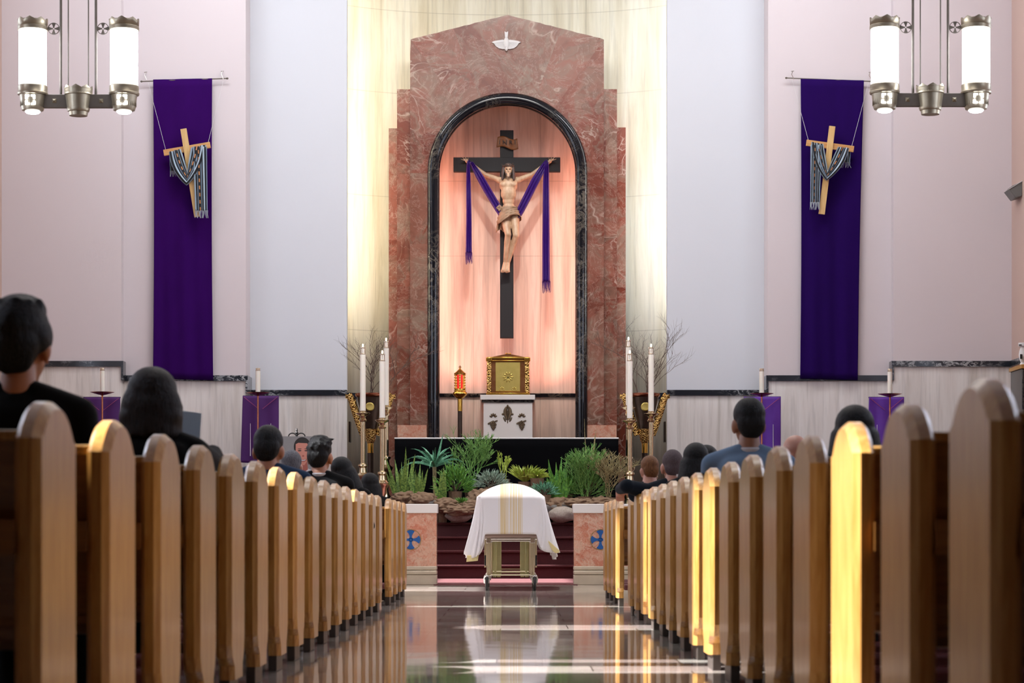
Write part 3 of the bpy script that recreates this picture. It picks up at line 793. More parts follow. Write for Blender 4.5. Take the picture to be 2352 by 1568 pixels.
    # loincloth: wrapped folds + hanging tail
    b = B()
    hip = Vector(P(1169.5, 489, fy - .045)); rings = []
    for j in range(13):
        v = j / 12; ring = []
        for k in range(40):
            a = 2 * PI * k / 40
            rx = .15 + .045 * v; ry = .11 + .055 * v
            fold = .009 * math.sin(9 * v * PI * .9 + 3.2 * math.cos(a) + 2 * a) + .006 * math.sin(14 * a + v * 5)
            drop = .05 * math.cos(a) * v
            ring.append((hip.x + (rx + fold) * math.cos(a), hip.y - .01 + (ry + fold) * math.sin(a) - .02 * v, hip.z + .075 - v * (.20 + .05 * math.sin(a * 2 + .6)) + drop * .6))
        rings.append(ring)
    b.loft(rings, caps=False)
    lc = b.build('loincloth', 'statue_cloth', fig, angle=60, solid=.008)
    b = B(); bx, bz = L(1146, 480)
    def f(u, v):
        x = bx - .025 + u * .11 * (.6 + .5 * v) + .03 * v * 0; return (x + .02 * math.sin(v * 5), fy - .06 + .022 * math.sin(u * 13 + v * 3) , bz + .02 - v * .42 + .05 * math.sin(u * 3) * v)
    b.grid(f, 16, 20); b.build('hanging_fold', 'statue_cloth', fig, solid=.008)
    b = B(); kx, kz = L(1147, 481)
    for k in range(7):
        a = k * .9; b.ell((kx + .025 * math.cos(a), fy - .12, kz + .03 * math.sin(a)), (.032, .025, .018), (0, a, 0), 10, 6)
    b.build('knot', 'statue_cloth', fig)
    # ---- purple sash draped over both hands
    S = thing('purple_stole', 'long purple satin stole draped over the hands of the carved figure', 'stole', (0, 0, 0))
    def W(px, py, y): return Vector((wx(px, 37.85), 37.92 + y, wz(py, 37.85)))
    def ribbon(pts, ws, name='cloth_strip', fold=4, amp=.012, tilt=None):
        m = len(pts); bb = B()
        def samp(v):
            t = v * (m - 1); i = min(int(t), m - 2); fr = t - i
            p = [pts[max(i - 1, 0)], pts[i], pts[i + 1], pts[min(i + 2, m - 1)]]
            q = .5 * ((2 * p[1]) + (-p[0] + p[2]) * fr + (2 * p[0] - 5 * p[1] + 4 * p[2] - p[3]) * fr ** 2 + (-p[0] + 3 * p[1] - 3 * p[2] + p[3]) * fr ** 3)
            return q, ws[i] + (ws[i + 1] - ws[i]) * fr
        def f(u, v):
            p, w = samp(v); p2, _ = samp(min(v + .01, 1)); p1, _ = samp(max(v - .01, 0)); t = (p2 - p1).normalized()
            n = t.cross(Vector((0, 1, 0))).normalized(); x = (u - .5) * w
            return p + n * x + Vector((0, amp * math.sin(u * fold * PI * 2 + v * 2) - .004, 0))
        bb.grid(f, 24, 40); return bb.build(name, 'satin', S, solid=.004)
    y = -.12
    hl, hr = (1076, 372), (1260, 371)
    ribbon([W(1082, 374, y), W(1100, 404, y - .02), W(1123, 444, y - .01), W(1150, 487, y + .02), W(1170, 506, y + .05)], [.05, .11, .12, .12, .11], 'swag', 3)
    ribbon([W(1254, 374, y), W(1232, 412, y - .03), W(1210, 455, y - .01), W(1188, 495, y + .02), W(1168, 508, y + .05)], [.07, .13, .13, .12, .11], 'swag', 3)
    ribbon([W(1080, 371, y), W(1076, 378, y - .03), W(1076, 420, y - .04), W(1077, 500, y - .04), W(1077, 582, y - .04)], [.04, .05, .07, .085, .10], 'tail', 3)
    ribbon([W(1251, 371, y), W(1255, 380, y - .03), W(1254, 430, y - .04), W(1254, 540, y - .04), W(1254.5, 648, y - .04)], [.05, .07, .1, .115, .125], 'tail', 3)
    for px, py, w in ((1077, 581, .10), (1254.5, 647, .125)):
        b = B(); random.seed(5)
        for k in range(14):
            c = W(px, py, y - .04) + Vector(((k / 13 - .5) * w, 0, 0)); b.tube([c, c + Vector((random.uniform(-.006, .006), 0, -.1)), c + Vector((random.uniform(-.012, .012), 0, -random.uniform(.16, .2)))], [.006, .005, .003], 5)
        b.build('fringe', 'purple_dk', S)

# ================================================================== TABERNACLE, PEDESTAL, LAMP, ALTAR
def build_altar():
    Y = 37.75
    P = thing('tabernacle_pedestal', 'white marble pedestal with three gilt leaf and grape emblems in the niche', 'pedestal', (wx(1166, Y), Y + .3, PLAT))
    def lx(px): return wx(px, Y) - P.location.x
    zt = wz(906.5, Y) - PLAT; z1 = wz(918, Y) - PLAT; z2 = wz(924, Y) - PLAT
    b = B(); b.bb(lx(1103), lx(1229), -.34, .3, z1, zt); b.build('top_slab', 'white_stone', P, bevel=.006)
    b = B(); b.bb(lx(1107), lx(1226), -.32, .29, z2, z1); b.build('dark_band', 'black_marble', P)
    b = B(); b.bb(lx(1110.5), lx(1223), -.3, .28, 0, z2); b.build('shaft', 'white_stone', P, bevel=.004)
    for px, py, kind in ((1166, 951, 'wheat'), (1133, 966, 'grape'), (1198.5, 966, 'grape')):
        b = B(); cx, cz = lx(px), wz(py, Y) - PLAT; y = -.3
        if kind == 'wheat':
            b.cap((cx, y, cz - .14), (cx, y, cz + .05), .008, .01, 8)
            for k in range(9):
                for s in (-1, 1):
                    zz = cz - .07 + k * .022; w = .045 * math.sin(PI * (k + 1.5) / 11) + .01; b.ell((cx + s * w * .7, y - .01, zz), (w * .75, .016, .017), (0, -s * .7, 0), 8, 6)
            b.ell((cx, y - .01, cz + .125), (.018, .016, .03))
            for s in (-1, 1): b.ell((cx + s * .05, y, cz - .085), (.014, .012, .045), (0, s * .5, 0)); b.ell((cx + s * .075, y, cz - .0), (.022, .012, .02))
        else:
            for r_ in range(7):
                n = [2, 3, 4, 3, 3, 2, 1][r_]
                for k in range(n): b.ell((cx - .0 + (k - (n - 1) / 2) * .026, y - .01, cz - .02 - r_ * .02), .016, None, 8, 6)
            for k in range(5):
                a = math.radians(20 + 35 * k); b.ell((cx + .04 * math.cos(a), y - .005, cz + .055 + .045 * math.sin(a)), (.026, .012, .014), (0, -a, 0), 8, 6)
            b.cap((cx, y, cz - .02), (cx + .06, y - .01, cz - .0), .008, .012, 6); b.cap((cx, y, cz), (cx - .075, y - .01, cz - .045), .008, .014, 6)
        b.build('wheat_emblem' if kind == 'wheat' else 'grape_emblem', 'bronze_gilt', P)
    # tabernacle
    T = thing('tabernacle', 'gold tabernacle with lily pillars and low pediment on the white pedestal', 'tabernacle', (wx(1167, Y), Y + .28, P.location.z + zt))
    k = F / Y
    def q(px): return (px - 1167) / k
    h = (905 - 822) / k
    b = B(); b.bb(q(1122), q(1212), -.2, .2, .0, h); b.build('cabinet', 'gold_red', T, bevel=.006)
    b = B(); b.bb(q(1117), q(1217), -.26, .22, 0, .035); b.build('base', 'gold', T, bevel=.006)
    b = B(); b.bb(q(1118), q(1216), -.26, .22, h, h + .03); b.bb(q(1128), q(1206), -.25, .2, h - .035, h - .02); b.build('cornice', 'gold', T, bevel=.006)
    b = B(); b.prism([(q(1128), h + .03), (q(1206), h + .03), (0, h + .085)], -.24, .2, 'y'); b.build('pediment', 'gold_red', T, smooth=False)
    b = B(); b.ell((-.03, -.22, h + .088), .014); b.ell((.035, -.22, h + .088), .014); b.ell((0, -.22, h + .088), .012); b.build('pearl_finial', 'gold', T)
    for s in (-1, 1):
        b = B(); b.bb(*sorted((q(1167 + s * 38.5), q(1167 + s * 49))), -.25, -.15, .035, h); pl = b.build('pillar', 'filigree', T, bevel=.006)
        b = B(); b.bb(*sorted((q(1167 + s * 37), q(1167 + s * 51))), -.262, -.14, h - .04, h + .025); b.build('capital', 'gold', pl, bevel=.01)
    b = B(); b.bb(q(1138), q(1195), -.222, -.2, .06, h - .05); d = b.build('door', 'gold_pale', T, bevel=.006)
    b = B(); y = -.226; zc = .06
    b.bb(-.014, .014, y, y + .01, .07, .36); b.bb(-.075, .075, y, y + .01, .275, .295)
    for kx in range(10):
        a = 2 * PI * kx / 10; b.ell((.06 * math.cos(a), y, .29 + .06 * math.sin(a)), (.03, .008, .01), (0, -a, 0), 8, 6)
    for s in (-1, 1):
        for kx in range(5): a = PI * kx / 4; b.ell((s * .1 + .03 * math.cos(a), y, .09 + .03 * math.sin(a)), (.018, .008, .009), (0, -a, 0), 8, 6)
    b.build('cross_relief', 'gold_pale', d)
    # sanctuary lamp
    Yl = 37.0
    S = thing('sanctuary_lamp', 'tall gilt sanctuary lamp with ruby glass standing left of the tabernacle', 'lamp', (wx(1056.5, Yl), Yl, PLAT))
    k = F / Yl; zz = lambda py: wz(py, Yl) - PLAT
    b = B(); b.lathe([(.17, 0), (.17, .02), (.12, .05), (.04, .08), (.036, .12), (.036, zz(944))], n=24); b.build('stem', 'bronze', S)
    b = B(); b.lathe([(.038, zz(944)), (.038, zz(916))], n=20); b.lathe([(.02, zz(917)), (.06, zz(914)), (.1, zz(908)), (.118, zz(904)), (.11, zz(901)), (.09, zz(899)), (.085, zz(895))], n=24); b.build('bowl', 'gold', S)
    b = B(); b.lathe([(.045, zz(893)), (.048, zz(861))], n=20); b.build('ruby_glass', 'ruby', S)
    b = B()
    for a0 in range(5):
        a = 2 * PI * (a0 + .75) / 5; c = Vector((.075 * math.cos(a), .075 * math.sin(a), 0))
        b.tube([c + Vector((0, 0, zz(899))), c * .9 + Vector((0, 0, zz(880))), c + Vector((0, 0, zz(858)))], .011, 8)
        for q_ in range(7): b.ell(c * 1.08 + Vector((0, 0, zz(897 - q_ * 6))), .016, None, 8, 6)
    b.lathe([(.05, zz(895)), (.088, zz(896)), (.088, zz(893)), (.05, zz(892))], n=20)
    b.build('gallery', 'gold', S)
    b = B(); b.lathe([(.09, zz(860)), (.095, zz(857)), (.06, zz(853)), (.03, zz(849)), (.012, zz(847)), (.014, zz(845)), (.004, zz(843))], n=24); b.bb(-.006, .006, -.006, .006, zz(846), zz(839)); b.bb(-.022, .022, -.006, .006, zz(843.5), zz(842)); b.build('lid', 'gold', S)
    # altar with black cloth
    Ya = 35.2; x0, x1 = wx(907, Ya), wx(1420, Ya); zt = wz(1004.5, Ya)
    A = thing('altar', 'wide altar covered by a black cloth behind the row of plants', 'altar', ((x0 + x1) / 2, Ya + .4, PLAT)); w = (x1 - x0) / 2; h = zt - PLAT
    b = B(); b.bb(-w + .06, w - .06, -.34, .38, 0, h - .05); b.build('table_block', 'white_stone', A, smooth=False)
    b = B()
    def f(u, v):
        t = u * 4; rr = .06
        # walk front face horizontally, wrapping sides
        per = 2 * .8 + 2 * w; s_ = u * (.8 + 2 * w + .8)
        if s_ < .8: x, y = -w, .4 - s_
        elif s_ < .8 + 2 * w: x, y = -w + (s_ - .8), -.4
        else: x, y = w, -.4 + (s_ - .8 - 2 * w)
        fx = .006 * math.sin(s_ * 9) * v
        return (x * (1 + .0), y - fx, h - .02 - v * (h - .04))
    b.grid(f, 120, 8); b.build('frontal_cloth', 'black_cloth', A, solid=.01)
    b = B(); b.bb(-w - .008, w + .008, -.41, .4, h - .022, h); b.build('white_altar_linen', 'white_cloth', A, bevel=.006)

# ================================================================== BANNERS, DRAPED CROSSES
def build_banners():
    Y = 36.12
    for s, nm, mat in ((-1, 'left', 'velvet'), (1, 'right', 'velvet_r')):
        if s < 0: xl0, xl1, xr0, xr1, yt, yb = 352, 352, 487.5, 490, 183, 873; ra, rb = (325, 187), (522, 180)
        else: xl0, xl1, xr0, xr1, yt, yb = 1839, 1838, 1984, 1970, 181, 873; ra, rb = (1806, 179), (2006, 187)
        x0 = wx((xl0 + xr0) / 2, Y)
        T = thing('wall_banner', 'long plain purple cloth banner hanging on the wall %s' % ('left of the altar' if s < 0 else 'right of the altar'), 'banner', (x0, Y, wz(yb, Y)), 0, 'purple wall banners')
        o = Vector(T.location)
        def W(px, py, y=0): return Vector((wx(px, Y), Y + y, wz(py, Y))) - o
        b = B(); random.seed(4 + s)
        ph = [random.uniform(0, 6) for _ in range(4)]
        def f(u, v):
            # v=0 top
            a = W(xl0, yt); c = W(xr0, yt - (3 if s < 0 else -4)); d = W(xl1, yb - 4); e = W(xr1, yb + (0 if s < 0 else 0))
            mid = math.sin(v * PI) * .012
            top = a.lerp(c, u); bot = d.lerp(e, u); p = top.lerp(bot, v); p.x += (-mid if u > .5 else mid) * abs(u - .5) * 2 * 1.2
            if s > 0: p.x -= .0
            amp = .006 + .018 * v
            p.y += -.01 - amp * (math.sin(u * 11 + ph[0] + v * 1.3) + .5 * math.sin(u * 23 + ph[1] - v * 2)) * .8
            return p
        b.grid(f, 60, 40); b.build('banner_cloth', mat, T, solid=.006)
        b = B(); b.tube([W(*ra), W(*rb)], .009, 8)
        for p in (ra, rb): b.ell(W(*p), (.02, .02, .016), None, 10, 8)
        b.build('rod', 'fixture_dk', T)
        for hx, hy in (((335, 165), (511, 163)) if s < 0 else ((1821, 163), (1999, 165))):
            b = B(); b.tube([W(hx, hy, .07), W(hx, hy, 0), W(hx - 3, hy + 8, -.01), W(hx, hy + 14, -.01), W(hx + 2, hy + 19, -.005)], .006, 6); b.tube([W(hx + 3, hy, 0), W(hx - 4, hy + 1, 0)], .006, 6); b.build('hook', 'chrome', T)
    # hanging wooden crosses with striped scarves
    Yc = 35.95
    for s in (-1, 1):
        if s < 0: up0, up1 = (421.5, 296), (453.5, 498); bl, br = (375.5, 350.5), (482.5, 332); c1, c2 = (337, 185), (510, 182)
        else: up0, up1 = (1911.5, 290), (1887, 492); bl, br = (1852.5, 327), (1961.5, 342); c1, c2 = (1822, 180), (1998, 186)
        def V(px, py, y=0): return Vector((wx(px, Yc), Yc + y, wz(py, Yc)))
        o = V(*up1)
        T = thing('hanging_cross', 'pale wooden cross hung at a tilt on the %s purple banner' % ('left' if s < 0 else 'right'), 'cross', o, 0, 'tilted wooden crosses')
        def bar(p, q, w, y0, y1, name, mat):
            p, q = V(*p) - o, V(*q) - o; t = (q - p).normalized(); n = Vector((-t.z, 0, t.x)) * w / 2; b = B()
            vs = [pp + sg * n + Vector((0, yy, 0)) for yy in (y0, y1) for pp, sg in ((p, -1), (q, -1), (q, 1), (p, 1))]
            b.add(vs, [(0, 1, 2, 3), (7, 6, 5, 4), (0, 4, 5, 1), (1, 5, 6, 2), (2, 6, 7, 3), (3, 7, 4, 0)]); b.build(name, mat, T, smooth=False, bevel=.002)
        bar(up0, up1, .094, -.02, .012, 'upright', 'pine'); bar(bl, br, .094, .012, .045, 'crossbar', 'pine_x')
        b = B(); e1 = V(bl[0] + 5, bl[1] - 5) - o; e2 = V(br[0] - 5, br[1] - 5) - o
        dy = Y - Yc
        b.tube([e1 + Vector((0, .03, 0)), V(*c1, dy - .03) - o], .0025, 5); b.tube([e2 + Vector((0, .03, 0)), V(*c2, dy - .03) - o], .0025, 5); b.build('hanging_cord', 'white_cloth', T)
        # scarf
        if s < 0:
            A = [(389, 350), (416, 343)]; C = [(440, 340), (474, 333)]; low = [(432, 398), (430, 427)]; tail = [(446, 478), (334, 478)]; tl = (452, 484, 340, 494); short = (388, 400, 352, 392); knot = (436, 424)
        else:
            A = [(1863, 327), (1890, 332)]; C = [(1924, 338), (1950, 341)]; low = [(1899, 398), (1897, 416)]; short = (1938, 1955, 342, 385); knot = (1898, 411)
        SCF = thing('striped_scarf', 'striped blue grey and black woven scarf looped over the %s wooden cross' % ('left' if s < 0 else 'right'), 'scarf', o, 0, 'striped scarves')
        def Q(px, py, y): return V(px, py, y) - o
        # swag: u across cloth (0 inner/top edge .. 1 outer/low edge), v along
        b = B()
        def swag(u, v):
            xa = A[1][0] + (A[0][0] - A[1][0]) * u; ya = A[1][1] + (A[0][1] - A[1][1]) * u
            xc = C[0][0] + (C[1][0] - C[0][0]) * u; yc = C[0][1] + (C[1][1] - C[0][1]) * u
            lx_, ly_ = low[0][0] + (low[1][0] - low[0][0]) * u, low[0][1] + (low[1][1] - low[0][1]) * u
            t = abs(2 * v - 1); e = t ** (1.35 - .35 * u)
            if v < .5: x = lx_ + (xa - lx_) * e; y = ly_ + (ya - ly_) * t ** 1.15
            else: x = lx_ + (xc - lx_) * e; y = ly_ + (yc - ly_) * t ** 1.15
            x += 9 * u * (-1 if v < .5 else 1) * abs(math.sin(2 * PI * v))
            dep = -.045 - .02 * math.sin(u * 16 + v * 2) - .03 * math.sin(PI * v)
            if t > .9: dep += 0
            return Q(x, y, dep)
        b.grid(swag, 30, 40); b.build('swag', 'stripes', SCF, solid=.005)
        def fall(u, v, xa, xb, ya, yb, xa2, xb2):
            x = (xa + (xb - xa) * u) * (1 - v) + (xa2 + (xb2 - xa2) * u) * v; y = ya + (yb - ya) * v
            return Q(x, y, .055 * 1 - .018 * math.sin(u * 19 + v * 1.5))
        if s < 0: tails = [(444, 476, 338, 485, 450, 478), (388, 401, 352, 392, 390, 401)]
        else: tails = [(1861, 1886, 334, 466, 1860, 1881), (1930, 1955, 346, 372, 1934, 1953)]
        for q_, (xa, xb, ya, yb, xa2, xb2) in enumerate(tails):
            b = B(); yo = -.11 if q_ == 0 else 0
            b.grid(lambda u, v: fall(u, v, xa, xb, ya, yb, xa2, xb2) + Vector((0, yo, 0)), 24, 30); b.build('tail', 'stripes', SCF, solid=.005)
            b = B(); random.seed(9 + q_)
            for k in range(12 if q_ == 0 else 6):
                fr = k / (11 if q_ == 0 else 5); c = Q(xa2 + (xb2 - xa2) * fr, yb - 1, .045 + yo); L_ = .12 if q_ == 0 else .09
                b.tube([c, c + Vector((random.uniform(-.01, .01), 0, -L_ * .5)), c + Vector((random.uniform(-.02, .02), 0, -L_))], [.006, .005, .003], 5)
            b.build('fringe', 'fringe', SCF)

# ================================================================== CANDLES, STANDS, VASES
def candle(b, c, r, z0, z1): b.lathe([(r, z0), (r, z1 - .01), (r * .93, z1)], (c[0], c[1], 0), 20)
def add_candle(px, py_top, py_bot, r, Y, label, group=None, flame=True):
    """a wax candle with its follower cap; a thing standing on a holder"""
    zb, zt = wz(py_bot, Y), wz(py_top, Y)
    T = thing('candle', label, 'candle', (wx(px, Y), Y, zb), 0, group); h = zt - zb; cap = min(.11, h * .12)
    b = B(); b.lathe([(r, 0), (r, h - cap)], n=20); b.build('wax', 'wax', T)
    b = B(); b.lathe([(r * .97, h - cap), (r * 1.0, h - cap + .015), (r * .8, h - cap + .02), (r * .8, h - .02), (r * 1.0, h - .012), (r * .9, h)], n=20); b.build('brass_cap', 'glass_cap', T)
    if flame:
        b = B(); b.ell((0, 0, h + .022), (.011, .011, .026), None, 10, 8); b.build('flame', 'flame', T)
    return T
def build_candles():
    # six tall altar candles in turned brass candlesticks
    Y1 = 33.9
    spec = [(833.5, 797, 948, 34.0, 'left', 'outermost', .0), (878, 812, 964, 33.6, 'left', 'front inner', .0), (887, 783, 935, 35.4, 'left', 'rear inner', .0),
            (1495.5, 797, 949, 34.0, 'right', 'outermost', .0), (1446.5, 812, 965, 33.6, 'right', 'front inner', .0), (1443.5, 781, 935, 35.4, 'right', 'rear inner', .0)]
    proto = None
    for px, yt, yb, Y, side, pos, _ in spec:
        lab = {'outermost': 'outer one beside the bronze urn', 'front inner': 'nearer one of the inner pair', 'rear inner': 'farther one of the inner pair'}[pos]
        add_candle(px, yt, yb, .041, Y, 'tall white altar candle %s of the altar, %s' % (side, lab), 'tall altar candles')
        zb = wz(yb, Y); zf = PLAT if Y > 34.4 else {34.0: .8, 33.6: .4}[Y] if False else (PLAT if Y >= 34.32 else PLAT * (int((Y - 33.0) / .33) + 1) / 5)
        T = thing('candlestick', 'turned brass floor candlestick %s of the altar, %s' % (side, lab), 'candlestick', (wx(px, Y), Y, zf), 0, 'brass altar candlesticks')
        h = zb - zf
        def Z(d): return h - d
        prof = [(.0, 0), (.17, 0), (.17, .03), (.14, .05), (.10, .10), (.05, .16), (.07, .2), (.04, .25), (.033, .3), (.033, Z(1.14)), (.05, Z(1.13)), (.045, Z(1.1)), (.06, Z(1.06)), (.067, Z(.99)), (.085, Z(.955)), (.1, Z(.93)), (.1, Z(.905)), (.055, Z(.87)), (.045, Z(.8)), (.07, Z(.775)), (.068, Z(.75)), (.045, Z(.745)), (.035, Z(.735)), (.035, Z(.13)), (.05, Z(.12)), (.055, Z(.1)), (.035, Z(.075)), (.045, Z(.045)), (.09, Z(.02)), (.105, Z(.006)), (.105, h), (.03, h)]
        if h < 1.3: prof = [p for p in prof if p[1] >= 0]
        b = B(); b.lathe([p for p in prof if p[1] >= -1e-6], n=28); b.build('shaft', 'brass', T)
        b = B(); b.lathe([(.046, h), (.05, h + .03), (.043, h + .03)], n=20); b.build('socket', 'brass', T)
    # four processional candle stands along the wall with purple cloth panels behind
    for px, yt, yb, side, pos, clo in ((235, 845, 899, 'left', 'nearer the side wall', (192, 277, 912, 1062)), (592.5, 845, 900, 'left', 'nearer the altar', (558, 641, 909, 1062)),
                                       (1749.5, 846, 902, 'right', 'nearer the altar', (1708, 1793, 911, 1064)), (2044, 847, 903, 'right', 'nearer the side wall', (1995, 2076, 912, 1064))):
        Y = 35.0
        add_candle(px, yt, yb, .036, Y, 'short white candle on a copper stand, %s of the altar, %s' % (side, pos), 'short candles on copper stands', False)
        h = wz(yb, Y) - PLAT
        T = thing('candle_stand', 'slender copper candle stand with wide drip dish, %s side, %s' % (side, pos), 'candle stand', (wx(px, Y), Y, PLAT), 0, 'copper candle stands')
        b = B(); b.lathe([(0, 0), (.15, 0), (.15, .015), (.03, .05), (.014, .08), (.013, h - .06), (.03, h - .05)], n=20); b.build('stem', 'copper', T)
        b = B(); b.lathe([(.012, h - .055), (.06, h - .045), (.175, h - .012), (.18, h - .008), (.06, h - .03), (.045, h - .02), (.045, h), (.03, h)], n=28); b.build('drip_dish', 'copper', T)
        Yc = 35.5; x0, x1, zt, zb = wx(clo[0], Yc), wx(clo[1], Yc), wz(clo[2], Yc), wz(clo[3], Yc)
        D = thing('purple_cloth_panel', 'purple cloth panel behind a copper candle stand, %s side, %s' % (side, pos), 'cloth panel', ((x0 + x1) / 2, Yc, PLAT), 0, 'purple cloth panels')
        w = (x1 - x0) / 2; a, c = zt - PLAT, zb - PLAT
        b = B(); ph = px
        def f(u, v): return ((u * 2 - 1) * w * (1 + .05 * v) - .015 * v, -.03 - .02 * math.sin(u * 14 + ph) * (.3 + v), a + (c - a) * v - .03 * v * u)
        b.grid(f, 36, 24); b.build('drape', 'purple_dk' if side == 'left' else 'purple_br', D, solid=.006)
        b = B(); b.bb(-w, w, -.012, .012, a - .015, a + .006); b.bb(-.02, .02, .0, .04, .0, a); b.bb(-.2, .2, -.1, .16, 0, .03); b.build('post', 'cross_dark', D)
        for s2 in (-1, 1):
            b = B(); b.tube([(s2 * (w - .02), -.055, a - .02), (s2 * .03, -.065, a - .2)], [.005, .004], 6); b.build('ribbon', 'pink_line', D)
            b = B(); b.tube([(s2 * (w - .12), -.06, a - .42), (s2 * (w - .12), -.065, c + .1)], [.004, .007], 6); b.build('ribbon', 'wool_white', D)
    # lantern candle between the two left people
    Y = 34.9
    T = thing('votive_lantern', 'small brass lantern with a lit candle near the left side wall', 'lantern', (wx(118, Y), Y, PLAT)); h = wz(926, Y) - PLAT
    b = B(); b.lathe([(.13, 0), (.13, .02), (.015, .06), (.012, h)], n=16); b.build('stem', 'brass', T)
    b = B(); b.lathe([(.01, h - .02), (.055, h), (.06, h + .02), (.05, h + .03)], n=16)
    for k in range(6):
        a = 2 * PI * k / 6; b.tube([(.05 * math.cos(a), .05 * math.sin(a), h + .02), (.055 * math.cos(a + .5), .055 * math.sin(a + .5), h + .14)], .006, 6)
    b.lathe([(.05, h + .135), (.058, h + .14), (.058, h + .155), (.05, h + .16)], n=16); b.build('cage', 'gold', T)
    b = B(); b.lathe([(.03, h + .03), (.03, h + .12)], n=12); b.build('wax', 'wax', T)
    b = B(); b.ell((0, 0, h + .16), (.018, .018, .04), None, 10, 8); b.build('flame', 'flame', T)
    # bronze urns with gilt openwork handles
    for s, cx, side in ((-1, 851, 'left'), (1, 1481, 'right')):
        Y = 36.1
        T = thing('bronze_urn', 'dark bronze urn with gilt openwork handles and medallion, %s of the altar' % side, 'urn', (wx(cx, Y), Y, PLAT), 0, 'bronze urns of winter branches')
        Z = lambda py: wz(py, Y) - PLAT; k = F / Y
        b = B(); b.lathe([(.09, Z(988)), (.15, Z(950)), (.225, Z(905)), (.21, Z(905)), (.13, Z(950))], n=28, close=False); b.build('body', 'bronze', T)
        b = B(); b.lathe([(.215, Z(912)), (.235, Z(907)), (.235, Z(904)), (.21, Z(903))], n=28, close=False); b.build('rim', 'copper', T, solid=.006)
        b = B(); b.lathe([(.05, Z(1018)), (.075, Z(1010)), (.095, Z(987)), (.1, Z(985))], n=24); b.build('lattice_collar', 'filigree', T)
        b = B(); b.lathe([(.045, Z(1040)), (.048, Z(1018))], n=20); b.build('gold_band', 'gold', T)
        b = B(); b.lathe([(.17, 0), (.17, .03), (.06, .08), (.05, .15), (.05, Z(1040))], n=20); b.build('stem', 'bronze', T)
        b = B(); b.lathe([(.0, -.19), (.055, -.195), (.068, -.185), (.07, -.15)], (-s * .06 * 0 - .05 * 0, 0, Z(935)), 20, axis='y'); b.build('medallion', 'gold_pale', T)
        for s2 in (-1, 1):
            b = B(); path = [(s2 * .12, 0, Z(1000)), (s2 * .17, 0, Z(975)), (s2 * .235, 0, Z(945)), (s2 * .285, 0, Z(920)), (s2 * .335, 0, Z(905)), (s2 * .36, 0, Z(906)), (s2 * .37, 0, Z(915))]
            b.tube(path, [.045, .055, .06, .058, .045, .032, .016], 12, .45); b.build('handle', 'filigree', T)
        # branches
        random.seed(21 + s)
        R = thing('winter_branches', 'bare winter branches standing in the bronze urn %s of the altar' % side, 'branches', (wx(cx, Y), Y, PLAT + Z(925)), 0, 'bare branch arrangements')
        b = B()
        def grow(p, d, L, r, lev):
            pts = [p]; n = 5; rr = [r]
            for q in range(n):
                d = (d + Vector((random.gauss(0, .13), random.gauss(0, .08), random.gauss(.04, .08)))).normalized(); pts.append(pts[-1] + d * L / n); rr.append(r * (1 - .13 * (q + 1)))
            b.tube(pts, rr, 5)
            if lev == 0: return
            for q in range(2, n + 1):
                for _ in range(2 if q == n else 1):
                    sd = random.choice((-1, 1)); nd = (d + Vector((sd * random.uniform(.3, .8), random.uniform(-.3, .3), random.uniform(-.1, .4)))).normalized(); grow(pts[q], nd, L * random.uniform(.4, .62), r * .5, lev - 1)
        for q in range(4): grow(Vector((random.uniform(-.06, .06), random.uniform(-.05, .05), -.1)), Vector((random.uniform(-.28, .28), random.uniform(-.1, .1), 1)).normalized(), random.uniform(.65, .85), .011, 3)
        b.build('twigs', 'twig', R)
    # pair of apse wall slots
    for s, side in ((-1, 'left'), (1, 'right')):
        px = 803 if s < 0 else 1527; Y = 37.25
        b = B(); b.bb(wx(px - 2, Y), wx(px + 2, Y), Y - .03, Y + .2, wz(1015, Y), wz(968, Y)); o = b.build('wall_slot', 'bronze'); tag(o, 'narrow dark bronze slot let into the apse wall, %s side' % side, 'wall slot', 'apse wall slots')

